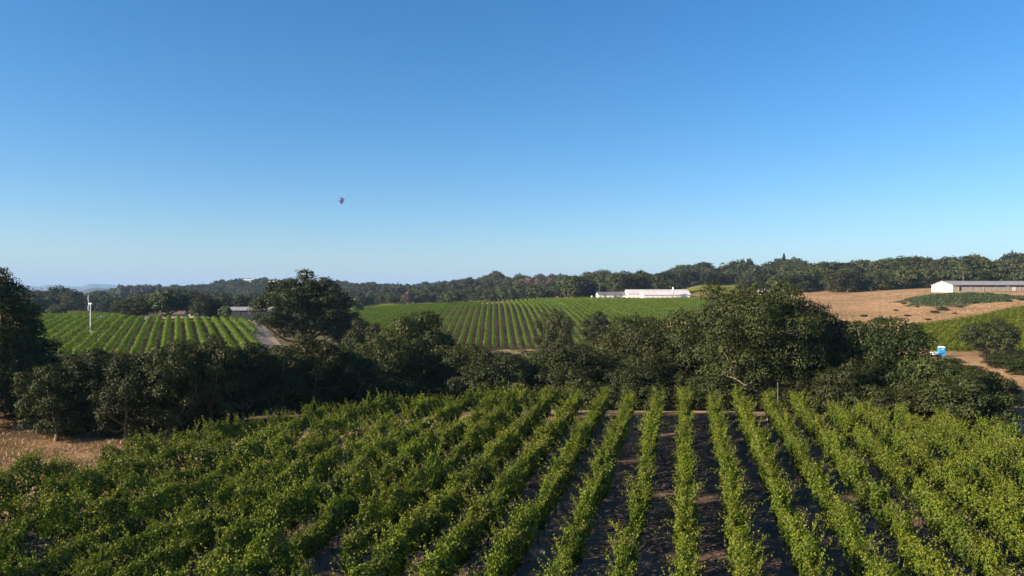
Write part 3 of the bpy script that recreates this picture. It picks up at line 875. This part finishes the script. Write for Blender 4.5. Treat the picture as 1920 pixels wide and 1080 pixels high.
# dry grass tufts along the near edges of the vineyard
def dry_grass():
    r = np.random.default_rng(6)
    n = 60000
    px = r.uniform(-250, 330, n); Y = r.uniform(40, 62, n)
    x, y = (px - CX)/FPX*Y, Y
    m = ~inpoly(x, y, NEAR)
    x, y = x[m], y[m]; n = len(x)
    z = gz(x, y)
    h = r.uniform(.10, .32, n)*(0.6 + .5*np.sin(x*.8)*np.sin(y*1.1))
    a = r.uniform(0, 6.28, n); w = r.uniform(.015, .04, n)
    dx, dy = np.cos(a)*w, np.sin(a)*w
    lx, ly = r.normal(0, .12, n), r.normal(0, .12, n)
    V = np.stack([np.stack([x - dx, y - dy, z], 1), np.stack([x + dx, y + dy, z], 1), np.stack([x + lx, y + ly, z + h], 1)], 1).reshape(-1, 3)
    o = link(bpy.data.objects.new('dry_grass', mesh_from('dry_grass', V, np.arange(3*n).reshape(n, 3), [M['straw']], None, r.uniform(0, 1, n))))
    tag(o, 'short dry straw grass beside the left end of the near vine rows', 'grass', kind='stuff')
M['straw'] = leaf_mat('straw', [(0, (.20, .12, .065)), (1, (.33, .215, .12))], trans=.25, objvar=0)
dry_grass()

def slope_tufts():
    r = np.random.default_rng(16)
    n = 26000
    px = r.uniform(1560, 2050, n); Y = r.uniform(196, 330, n)
    x, y = (px - CX)/FPX*Y, Y
    dn = np.sin(x*.31 + 1.7*np.sin(y*.17)) * np.sin(y*.23 + 1.1*np.sin(x*.11)) + .5*np.sin(x*.9)*np.sin(y*.8)
    m = ~inpoly(x, y, RIGHTF) & (r.uniform(-.9, 1.0, n) < dn)
    x, y = x[m], y[m]; n = len(x)
    h = r.uniform(.08, .24, n)
    c = np.stack([x, y, gz(x, y) + h*.5], 1)
    nn = rand_unit(n, r); nn[:, 2] *= .35
    v, f = leaf_cards(c, nn, h*1.6, r, .1, .9)
    o = link(bpy.data.objects.new('dry_tufts', mesh_from('dry_tufts', v, f, [M['tuft']], None, r.uniform(0, 1, n))))
    tag(o, 'dry weeds and grass tufts on the tan slope below the barn', 'grass', kind='stuff')
M['tuft'] = leaf_mat('dry_tuft', [(0, (.12, .10, .045)), (.3, (.24, .16, .08)), (1, (.34, .215, .12))], trans=.25, objvar=0)
slope_tufts()

# ------------------------------------------------------------------ distant woodland
def scatter(px0, px1, Y0, Y1, spacing, seed):
    r = np.random.default_rng(seed)
    a0, a1 = (px0 - CX)/FPX, (px1 - CX)/FPX
    area = (a1 - a0)*(Y1**2 - Y0**2)/2
    n = int(area/(spacing*spacing)*1.35)
    Y = np.sqrt(r.uniform(Y0**2, Y1**2, n)); x = r.uniform(a0, a1, n)*Y
    m = forest_mask(x, Y)
    x, Y = x[m], Y[m]
    # thin out close neighbours
    keep = []; cell = {}
    for k in range(len(x)):
        i, j = int(x[k]//spacing), int(Y[k]//spacing)
        ok = True
        for di in (-1, 0, 1):
            for dj in (-1, 0, 1):
                for q in cell.get((i+di, j+dj), ()):
                    if (x[q]-x[k])**2 + (Y[q]-Y[k])**2 < (spacing*.62)**2: ok = False
        if ok:
            keep.append(k); cell.setdefault((i, j), []).append(k)
    return x[keep], Y[keep]

REG = [('left', -500, 600, 335, 1480, 9.5, 21), ('middle', 600, 1060, 420, 1480, 9.0, 22), ('right', 1060, 2500, 385, 900, 8.0, 23)]
FX = []; FY = []; FS = []; FG = []
for gi, (nm, p0, p1, y0, y1, sp, sd) in enumerate(REG):
    x, y = scatter(p0, p1, y0, y1, sp, sd)
    FX.append(x); FY.append(y); FG.append(np.full(len(x), gi)); FS.append(np.random.default_rng(sd+50).normal(1, .25, len(x)).clip(.45, 1.5))
FX, FY, FS, FG = map(np.concatenate, (FX, FY, FS, FG))
# crowns stay lower on the flats at the left
FS = FS*np.where((FG == 0) & (FY < 1000), .82, 1.0)
FS = FS*np.where((FG == 1) & (FY < 720), .72, 1.0)
FS = FS*(1 + .22*np.sin(FX*.035 + 2*np.sin(FY*.021)) * np.sin(FY*.043 + 1.5*np.sin(FX*.017)))
pxs = CX + FPX*FX/FY
inview = (pxs > -20) & (pxs < 1940)
size = np.where(inview, FS/FY, 0)
pick = np.argsort(-size)[:270]
isobj = np.zeros(len(FX), bool); isobj[pick] = True
print('far trees', len(FX))
LABS = ['dark rounded tree on the wooded flats at far left, beyond the left vineyard',
        'olive tree in the distant woods behind the middle vineyard',
        'dark oak in the woods on the ridge above sheds and barn']
GRPS = ['trees of the left wooded flats', 'trees of the middle distant woods', 'oaks of the right ridge woods']
def far_where(g, p):
    if g != 2: return ''
    for lim_, t in ((1180, ' left of the long white sheds'), (1300, ' above the long white sheds'), (1440, ' left of the skyline conifer'), (1560, ' right of the skyline conifer'), (1730, ' between conifer and barn'), (9999, ' behind the long barn')):
        if p < lim_: return t
def far_label(g, p):
    return LABS[g] if g != 2 else 'dark oak in the ridge woods' + far_where(g, p)
for k in np.nonzero(isobj)[0]:
    g = int(FG[k])
    joined_tree((K_FAR + K_FARW)[k % 7], FX[k], FY[k], 10.5*FS[k], (5.4 if k % 7 < 5 else 6.4)*FS[k]*1.1, far_label(g, pxs[k]), GRPS[g] + far_where(g, pxs[k]), 'woodland_tree')

def instance_stuff(name, label, xs, ys, ss, kinds):
    zs = gz(xs, ys) - .3
    me = bpy.data.meshes.new(name)
    me.vertices.add(len(xs)); me.vertices.foreach_set('co', np.stack([xs, ys, zs], 1).astype(np.float32).ravel())
    a = me.attributes.new('sc', 'FLOAT', 'POINT'); a.data.foreach_set('value', ss.astype(np.float32))
    o = link(bpy.data.objects.new(name, me))
    tag(o, label, 'woodland', kind='stuff')
    col = bpy.data.collections.new(name + '_kinds')
    for kd in kinds: col.objects.link(bpy.data.objects.new('woodland_kind', kd.mesh))
    ng = bpy.data.node_groups.new(name, 'GeometryNodeTree')
    ng.interface.new_socket('Geometry', in_out='INPUT', socket_type='NodeSocketGeometry')
    ng.interface.new_socket('Geometry', in_out='OUTPUT', socket_type='NodeSocketGeometry')
    N = ng.nodes
    gi = N.new('NodeGroupInput'); go = N.new('NodeGroupOutput')
    ci = N.new('GeometryNodeCollectionInfo'); ci.inputs['Collection'].default_value = col
    ci.inputs['Separate Children'].default_value = True; ci.inputs['Reset Children'].default_value = True
    ip = N.new('GeometryNodeInstanceOnPoints'); ip.inputs['Pick Instance'].default_value = True
    ri = N.new('FunctionNodeRandomValue'); ri.data_type = 'INT'; ri.inputs[4].default_value = 0; ri.inputs[5].default_value = len(kinds) - 1
    rr = N.new('FunctionNodeRandomValue'); rr.data_type = 'FLOAT'; rr.inputs[2].default_value = 0; rr.inputs[3].default_value = 6.283
    rr.inputs['Seed'].default_value = 3
    cx = N.new('ShaderNodeCombineXYZ')
    na = N.new('GeometryNodeInputNamedAttribute'); na.data_type = 'FLOAT'; na.inputs['Name'].default_value = 'sc'
    L = ng.links
    L.new(gi.outputs[0], ip.inputs['Points']); L.new(ci.outputs[0], ip.inputs['Instance'])
    L.new(ri.outputs[2], ip.inputs['Instance Index'])
    L.new(rr.outputs[1], cx.inputs['Z']); L.new(cx.outputs[0], ip.inputs['Rotation'])
    L.new(na.outputs['Attribute'], ip.inputs['Scale'])
    L.new(ip.outputs[0], go.inputs[0])
    md = o.modifiers.new('woods', 'NODES'); md.node_group = ng
    return o
rest = ~isobj
instance_stuff('distant_woodland', 'distant woods covering the flats and hills', FX[rest], FY[rest], FS[rest], K_FAR + K_FARW + [K_FARF])

# named trees on the skyline
def skyline(kind, px, Y, top, R, label, group=None, name='woodland_tree'):
    x, y = at(px, Y)
    H = ztop(top, Y) - gz1(x, y)
    return joined_tree(kind, x, y, H, R, label, group, name)
for k in range(22):
    skyline(K_FARE, 224 + k*3.6 + rng.normal(0, 1), 900 + rng.uniform(-25, 25), 531 + rng.uniform(-1, 5), rng.uniform(3.2, 4.6), 'tall grey eucalyptus in the straight-topped grove on the left skyline', 'eucalyptus grove', 'eucalyptus_tree')
for k in range(30):
    skyline(K_FARB, rng.uniform(945, 1032), rng.uniform(745, 845), 520 + rng.uniform(-6, 14), rng.uniform(4, 5.5), 'reddish-brown dying tree on the small hill left of the white sheds', 'brown trees on the middle hill', 'dying_tree')
skyline(K_FARB, 764, 480, 545, 4.0, 'reddish-brown tree alone behind the left half of the middle vineyard', name='dying_tree')
skyline(K_FAR[1], 850, 430, 543, 5.5, 'dark round tree at the left rear corner of the middle vineyard')
skyline(K_FAR[2], 832, 436, 549, 4.5, 'dark tree left of the round tree behind the middle vineyard')
skyline(K_FARF, 1100, 440, 535, 5.0, 'leafy green tree left of the small white sheds')
skyline(K_FARF, 668, 300, 553, 3.0, 'light green tree behind the right edge of the lone domed oak')

def conifer_kind():
    r = np.random.default_rng(9)
    n = 2600; h = r.uniform(.08, 1, n)**.8
    lay = 0.8 + .35*np.sin(h*55)
    rad = 3.2*(1.02 - h)*lay*np.sqrt(r.uniform(.15, 1, n)); a = r.uniform(0, 6.28, n)
    c = np.stack([rad*np.cos(a), rad*np.sin(a), h*16 - rad*.25], 1)
    v, f = leaf_cards(c, rand_unit(n, r)*.6 + np.array([0, 0, .6]), r.uniform(.4, .9, n), r, .1, .6)
    tv, tf = tube([(0, 0, -.5), (0, 0, 8), (0, 0, 15.8)], [.35, .2, .04], 6)
    F = np.vstack([f, np.array(tf) + len(v)])
    k = Kind.__new__(Kind); k.H = 16; k.R = 3.2
    k.mesh = mesh_from('conifer', np.vstack([v, tv]), F, [M['live'], M['bark']], [0]*len(f) + [1]*len(tf), np.concatenate([np.clip(r.normal(.5, .2, n), 0, 1), np.full(len(tf), .3)]))
    return k
K_CON = conifer_kind()
skyline(K_CON, 1470, 690, 475, 6.5, 'pointed dark conifer on the ridge skyline above the big oak', name='conifer')
skyline(K_FARF, 1393, 690, 480, 3.2, 'narrow bright green poplar on the ridge skyline', name='poplar')
skyline(K_FAR[0], 1406, 690, 482, 4.5, 'grey-green tree touching the bright poplar on the ridge')
skyline(K_FAR[2], 1272, 690, 494, 6.5, 'flat-topped tree breaking the ridge skyline above the white sheds')
skyline(K_FAR[3], 1316, 690, 489, 6.0, 'thin bare-topped tree on the ridge right of the flat-topped one')
skyline(K_FAR[1], 1720, 640, 486, 5.0, 'single tree poking above the ridge left of the barn roof')
for k, (px, t) in enumerate([(1815, 480), (1835, 478), (1850, 484), (1870, 485), (1888, 481), (1910, 483), (1930, 478)]):
    skyline(K_FAR[k % 5] if k not in (2, 4) else K_CON, px, 600 + 10*(k % 3), t, 6.0 if k not in (2, 4) else 4, f'tall dark ridge tree behind the barn, {ordinal(k+1)} of seven from the left', 'tall ridge trees behind the barn')
for k, (px, t) in enumerate([(746, 529), (735, 531), (818, 527), (1168, 524), (1109, 529)]):
    skyline(K_CON, px, 1150 if px < 1000 else 880, t, 5, f'small pointed conifer on the middle skyline, {ordinal(k+1)} in the row', 'conifers on the middle skyline', 'conifer')

# ------------------------------------------------------------------ buildings
def shed(name, px, Y, L, W, eave, rise, rz, label, wall, roof, gable=None, doors=(), side_band=None, over=0.35, zoff=0.0, posts=0):
    """long axis = local x starting at the gable end; origin at the near corner of the left gable"""
    x, y = at(px, Y)
    o = empty(name, (x, y, gz1(x, y) + zoff), rz)
    tag(o, label, 'building')
    gm = gable or wall
    b = MB(); b.box(0, 0, -1.2, L, 0.2, eave); b.build('front_wall', M[wall], o)
    b = MB(); b.box(0, W - .2, -1.2, L, W, eave); b.build('rear_wall', M[wall], o)
    for xx in (-.003, L - .197):
        b = MB()
        p = [(xx, -.003, -1.2), (xx, W+.003, -1.2), (xx, W+.003, eave), (xx, W/2, eave + rise), (xx, -.003, eave)]
        q = [(a + .2, c, d) for a, c, d in p]
        b.v = p + q
        b.f = [(0, 4, 3, 2, 1), (5, 6, 7, 8, 9)] + [(k, (k+1) % 5, 5 + (k+1) % 5, 5 + k) for k in range(5)]
        b.build('gable_wall', M[gm], o)
    for sgn in (0, 1):
        b = MB()
        y0 = -over if sgn == 0 else W + over
        ze = eave - over*rise/(W/2)
        th = .14
        p = [(-over, y0, ze), (L+over, y0, ze), (L+over, W/2, eave + rise), (-over, W/2, eave + rise)]
        q = [(a, c, d + th) for a, c, d in p]
        b.v = p + q
        b.f = [(0, 1, 2, 3), (4, 7, 6, 5), (0, 4, 5, 1), (1, 5, 6, 2), (2, 6, 7, 3), (3, 7, 4, 0)]
        if sgn: b.f = [tuple(reversed(f)) for f in b.f]
        ro = b.build('roof', M[roof], o)
        b = MB(); n = max(2, int(L/3.5))
        for k in range(n + 1):      # raised sheet seams
            xs = -over + (L + 2*over)*k/n
            b.quad((xs - .05, y0, ze + th + .05), (xs + .05, y0, ze + th + .05), (xs + .05, W/2, eave + rise + th + .05), (xs - .05, W/2, eave + rise + th + .05))
        b.build('roof_seam', M[roof], ro)
    b = MB(); b.box(-over, W/2 - .25, eave + rise + .12, L + over, W/2 + .25, eave + rise + .24); b.build('ridge_cap', M[roof], o)
    for (kind, a0, a1, z0, z1, mat) in doors:
        b = MB()
        if kind == 'gable': b.box(-.06, a0, z0, -.01, a1, z1)
        else: b.box(a0, -.06, z0, a1, -.01, z1)
        b.build('door' if z0 < .1 else 'window_or_band', M[mat], o)
    for k in range(posts):
        b = MB(); xx = L*(k + .5)/posts; b.box(xx - .08, -.09, -1, xx + .08, -.012, eave - .05); b.build('post', M['postwood'], o)
    return o

shed('long_barn', 1786, 292, 90, 11.5, 2.3, 1.5, math.radians(9), 'long low barn with white gable and grey roof on the dry slope', 'beige', 'greyroof', gable='white', zoff=0.7,
     doors=[('gable', 2.2, 4.6, 0.0, 2.0, 'white'), ('side', 3.0, 3.9, 0.0, 2.0, 'dark'), ('side', 4.2, 24, 1.55, 2.15, 'dark'), ('side', 26, 50, 1.55, 2.15, 'dark'), ('side', 27.2, 28.8, 0.0, 1.5, 'white')], posts=16)  # includes two long dark bands on the front wall just below the eave
shed('white_shed', 1178, 398, 34, 10, 2.3, 2.0, math.radians(4), 'long white shed with pale roof behind the middle vineyard', 'white', 'whiteroof',
     doors=[('side', 8, 10, 0, 1.8, 'whiteroof'), ('side', 22, 25, 0, 2.0, 'whiteroof'), ('gable', 3.5, 6, 0, 2.0, 'whiteroof')])
shed('white_shed', 1207, 388, 25, 9, 2.2, 2.1, math.radians(4), 'white shed with bright gable standing in front of the longest white shed', 'white', 'whiteroof',
     doors=[('side', 17, 20, 0, 1.7, 'whiteroof')])
shed('small_shed', 1122, 395, 8.5, 6, 1.5, 1.3, math.radians(6), 'small white shed with dark roof, leftmost of the white sheds', 'white', 'darkroof', zoff=.7, doors=[('side', 3, 4.2, 0, 1.4, 'greyroof')])
shed('small_shed', 1144, 402, 9.5, 6, 1.2, 1.5, math.radians(6), 'low dark-roofed shed between the small and the long white sheds', 'white', 'darkroof', zoff=.5, doors=[('side', 5, 7, 0, 1.0, 'greyroof')])
shed('dark_shed', 424, 258, 15, 9, 2.7, 0.9, math.radians(2), 'long dark blue shed with pale roof behind the left vineyard', 'bluewall', 'greyroof', doors=[('side', 2, 5, 0, 2.3, 'dark'), ('side', 8, 11, 0, 2.3, 'dark')])
shed('farm_house', 1432, 330, 7, 6, 2.6, 1.4, math.radians(12), 'white house glimpsed above the crown of the large spreading oak', 'white', 'greyroof', zoff=1.2, doors=[('side', 1, 2, .9, 2.0, 'dark'), ('side', 3.4, 4.4, 0, 2.0, 'dark')])
shed('farm_house', 352, 262, 8, 6, 2.2, 1.6, math.radians(-8), 'low brown-roofed farm house between the trees behind the left vineyard', 'stone', 'tile', doors=[('side', 1, 2, .8, 1.8, 'dark'), ('side', 4, 5, 0, 1.9, 'dark')])
shed('farm_house', 298, 248, 8, 5, 1.7, 1.2, math.radians(5), 'low house with pale brown roof under the bright green tree', 'stone', 'tile', doors=[('side', 1.5, 2.5, .7, 1.5, 'dark')])
shed('cream_hut', 266, 216, 2.0, 1.8, .9, .8, math.radians(20), 'tiny cream hut at the top edge of the left vineyard', 'stone', 'stone', doors=[('side', .6, 1.2, 0, .8, 'dark')])
shed('hilltop_house', 455, 1290, 14, 10, 4.5, 2.5, math.radians(10), 'white house on the wooded skyline left of the lone oak, farther left', 'white', 'whiteroof', zoff=6.5, doors=[('side', 3, 5, 1, 3, 'dark'), ('side', 8, 10, 1, 3, 'dark')])
shed('hilltop_house', 503, 1270, 15, 10, 4.5, 1.5, math.radians(-5), 'white house on the wooded skyline left of the lone oak, nearer to it', 'white', 'whiteroof', zoff=4.5, doors=[('side', 3, 5, 1, 3, 'dark'), ('side', 8, 10, 1, 3, 'dark')])

# portable toilet and trailer
def toilet():
    x, y = at(1762, 128); o = empty('portable_toilet', (x, y, gz1(x, y)), math.radians(-6), (.78, .78, .78))
    tag(o, 'blue portable toilet cabin with pale roof at the edge of the green field', 'toilet')
    b = MB(); b.box(-.02, -.02, 0, 1.17, 1.17, .16); b.build('base', M['dark'], o)
    for nm, q in (('side_wall', (0, 0, .16, .05, 1.15, 2.1)), ('side_wall', (1.10, 0, .16, 1.15, 1.15, 2.1)), ('rear_wall', (.05, 1.10, .16, 1.10, 1.15, 2.1)), ('front_wall', (.05, .0, 1.98, 1.10, .05, 2.1))):
        b = MB(); b.box(*q); b.build(nm, M['blue'], o)
    b = MB(); b.box(.06, .01, .17, 1.09, .06, 1.975)
    d = b.build('door', M['blue'], o)
    b = MB(); b.box(.9, -.03, 1.0, 1.0, .008, 1.15); b.build('handle', M['dark'], d)
    b = MB(); b.box(.3, -.004, 1.6, .8, .008, 1.8); b.build('vent', M['paleblue'], d)
    b = MB(); b.v = [(-.04,-.04,2.1),(1.19,-.04,2.1),(1.19,1.19,2.1),(-.04,1.19,2.1),(.15,.15,2.36),(1.0,.15,2.36),(1.0,1.0,2.36),(.15,1.0,2.36)]
    b.f = [(0,3,2,1),(4,5,6,7),(0,1,5,4),(1,2,6,5),(2,3,7,6),(3,0,4,7)]; b.build('roof', M['paleblue'], o)
    b = MB(); b.tube([(1.02, 1.02, 2.2), (1.02, 1.02, 2.55)], .05, 8); b.build('vent_pipe', M['dark'], o)
    x, y = at(1750, 127.5); o = empty('water_trailer', (x, y, gz1(x, y)), math.radians(10))
    tag(o, 'small white wash trailer left of the blue toilet cabin', 'trailer')
    b = MB(); b.box(0, 0, .45, .9, .8, .95); b.build('tank', M['white'], o)
    b = MB(); b.box(-.5, .35, .35, 1.2, .55, .45); b.build('chassis', M['dark'], o)
    for yy in (-.12, .92):
        b = MB(); b.tube([(.55, yy, .3), (.55, yy + .14, .3)], .3, 12)
        b.f += [tuple(range(11, -1, -1)), tuple(range(12, 24))]; b.build('wheel', M['dark'], o)
toilet()

# poles
def pole(name, px, Y, h, r0, mat, label, cross=None, cat='pole'):
    x, y = at(px, Y); o = empty(name, (x, y, gz1(x, y)), .2); tag(o, label, cat)
    b = MB(); b.tube([(0, 0, -.5), (0, 0, h*.5), (0, 0, h)], [r0, r0*.9, r0*.75], 8); b.f.append(tuple(range(16, 24))); b.build('shaft', M[mat], o)
    if cross:
        b = MB(); b.box(-cross, -.08, h - .7, cross, .08, h - .52); a = b.build('crossarm', M['bark'], o)
        for s in (-.8, 0, .8):
            b = MB(); b.lathe([(.05, h - .52), (.07, h - .42), (.03, h - .35)], 6, (s*cross, 0)); b.build('insulator', M['white'], a)
    else:
        b = MB(); b.lathe([(r0*.95, h - .05), (r0*.95, h + .02), (r0*.3, h + .06)], 8); b.build('cap', M['steel'], o)
    return o
pole('steel_pole', 1458, 62.3, 2.75, .032, 'steel', 'thin grey steel pole rising at the row ends before the large oak')
pole('utility_pole', 1806, 330, 8.0, .16, 'bark', 'wooden utility pole behind the grey barn roof', cross=1.0)
pole('utility_pole', 1124, 425, 8.5, .16, 'bark', 'wooden utility pole behind the small dark-roofed sheds', cross=1.0)

def wind_machine():
    Y = 172
    x, y = at(170, Y); zg = gz1(x, y); o = empty('wind_machine', (x, y, zg)); tag(o, 'white wind machine mast with upright two-blade fan in the left vineyard', 'wind machine')
    h = ztop(570, Y) - zg
    b = MB(); b.tube([(0, 0, -.4), (0, 0, h*.5), (0, 0, h)], [.14, .12, .10], 10); b.build('mast', M['white'], o)
    b = MB(); b.box(-.7, -.5, 0, .7, .5, .9); b.build('engine_box', M['white'], o)
    b = MB(); b.tube([(-.45, .1, h + .06), (.3, -.05, h + .06)], [.2, .22], 10); b.f += [tuple(range(9, -1, -1)), tuple(range(10, 20))]
    hub = b.build('gearbox', M['white'], o)
    up = ztop(553, Y) - zg - h
    for s in (1, -1):
        L = up if s == 1 else up*.75
        b = MB()
        p = [(-.42, -.10, h + .06 + s*.1), (-.42, .12, h + .06 + s*.1), (-.50, .20, h + .06 + s*L*.5), (-.50, .13, h + .06 + s*L), (-.50, -.13, h + .06 + s*L), (-.50, -.20, h + .06 + s*L*.5)]
        q = [(a - .07, c, d) for a, c, d in p]
        b.v = p + q; b.f = [(0, 1, 2, 5), (5, 2, 3, 4), (6, 11, 8, 7), (11, 10, 9, 8)] + [(k, (k+1) % 6, 6 + (k+1) % 6, 6 + k) for k in range(6)]
        b.build('blade', M['white'], o)
wind_machine()

def vent_mast():
    x, y = at(1262, 387); o = empty('feed_silo', (x, y, gz1(x, y))); tag(o, 'slim white feed silo rising above the roof of the white sheds', 'silo')
    b = MB(); b.lathe([(.05, 2.0), (.45, 3.0), (.45, 5.4), (.1, 6.0)], 12); b.build('bin', M['white'], o, True)
    for k in range(4):
        a = math.pi/4 + k*math.pi/2
        b = MB(); b.tube([(.42*math.cos(a), .42*math.sin(a), -.3), (.42*math.cos(a), .42*math.sin(a), 3.1)], .05, 6); b.build('leg', M['steel'], o)
    x, y = at(1110, 386); o = empty('water_tank', (x, y, gz1(x, y))); tag(o, 'small white tank at the back edge of the middle vineyard', 'tank')
    b = MB(); b.lathe([(.7, -.2), (.7, 1.6), (.68, 1.7)], 14); b.build('shell', M['white'], o, True)
    b = MB(); b.lathe([(.72, 1.7), (.4, 2.0), (.01, 2.1)], 14); b.build('lid', M['whiteroof'], o)
    x, y = at(187, 216); o = empty('water_tank', (x, y, gz1(x, y))); tag(o, 'small white tank beside the pond behind the left vineyard', 'tank')
    b = MB(); b.lathe([(.8, -.2), (.8, 1.5), (.78, 1.6)], 14); b.build('shell', M['white'], o, True)
    b = MB(); b.lathe([(.82, 1.6), (.4, 1.8), (.01, 1.9)], 14); b.build('lid', M['whiteroof'], o)
vent_mast()

# low vineyard strips and pond beyond the left block
field_rows(fpoly([(60, 236), (200, 236), (240, 262), (240, 288), (60, 288)]), ang_px(420), 3.0, 'low vine row in the strip beyond the wind machine, {} from the left', 'vine rows beyond the wind machine', 5000, dens=16, w=.9, card=.42)

# ------------------------------------------------------------------ balloon
def balloon():
    Y = 2250
    x, y = at(640, Y); zb = ztop(384.5, Y)
    o = empty('hot_air_balloon', (x, y, zb), .5); tag(o, 'small dark blue striped hot air balloon floating in the clear sky', 'balloon')
    R = 8.6; zc = 14.5
    prof = [(.9, 3.6), (2.4, 5.4), (4.6, 8.0), (6.9, 11.2), (8.3, 14.3), (8.55, 16.4), (8.0, 19.0), (6.4, 21.3), (3.8, 22.9), (1.4, 23.4)]
    ng = 16
    for k in range(ng):
        b = MB()
        sub = 3
        for j in range(len(prof) - 1):
            for q in range(sub):
                t0 = 2*math.pi*(k + q/sub)/ng; t1 = 2*math.pi*(k + (q+1)/sub)/ng
                def pt(pr, t, f):
                    bul = 1 + .025*math.sin(math.pi*f); return (pr[0]*bul*math.cos(t), pr[0]*bul*math.sin(t), pr[1])
                b.quad(pt(prof[j], t0, q/sub), pt(prof[j], t1, (q+1)/sub), pt(prof[j+1], t1, (q+1)/sub), pt(prof[j+1], t0, q/sub))
        b.build('gore', M[('navy', 'navy', 'violet', 'navy', 'navy', 'nylonwhite', 'navy', 'violet')[k % 8]], o, True)
    b = MB(); b.lathe([(1.45, 23.38), (.7, 23.6), (.01, 23.65)], 16); b.build('crown_panel', M['navy'], o, True)
    b = MB(); b.lathe([(.75, 2.9), (.95, 3.65)], 16); b.build('skirt', M['navy'], o)
    b = MB()
    b.v = [(-.7,-.55,0),(.7,-.55,0),(.7,.55,0),(-.7,.55,0),(-.78,-.62,1.1),(.78,-.62,1.1),(.78,.62,1.1),(-.78,.62,1.1),(-.66,-.5,1.1),(.66,-.5,1.1),(.66,.5,1.1),(-.66,.5,1.1),(-.62,-.47,.1),(.62,-.47,.1),(.62,.47,.1),(-.62,.47,.1)]
    b.f = [(0,3,2,1)] + [(k, (k+1) % 4, 4 + (k+1) % 4, 4 + k) for k in range(4)] + [(4+k, 4+(k+1) % 4, 8+(k+1) % 4, 8+k) for k in range(4)] + [(8+k, 8+(k+1) % 4, 12+(k+1) % 4, 12+k) for k in range(4)] + [(12,13,14,15)]
    b.build('basket', M['wicker'], o)
    for sx in (-.72, .72):
        for sy in (-.56, .56):
            b = MB(); b.tube([(sx, sy, 1.1), (sx*.9, sy*.9, 2.1), (sx*.95, sy*.95, 3.2)], .04, 5); b.build('rope', M['dark'], o)
    b = MB(); b.lathe([(.2, 1.9), (.25, 2.2), (.12, 2.4)], 8); b.build('burner', M['steel'], o)
balloon()

# ------------------------------------------------------------------ haze
def haze():
    b = MB(); b.box(-22000, -22000, -70, 22000, 22000, 360)
    m, nt, out = new_mat('air_haze')
    v = nt.nodes.new('ShaderNodeVolumePrincipled')
    v.inputs['Color'].default_value = (0.44, 0.67, 1.0, 1)
    v.inputs['Density'].default_value = 0.00009
    v.inputs['Anisotropy'].default_value = 0.0
    nt.links.new(v.outputs[0], out.inputs['Volume'])
    o = b.build('haze', m)
    tag(o, kind='stuff')
haze()
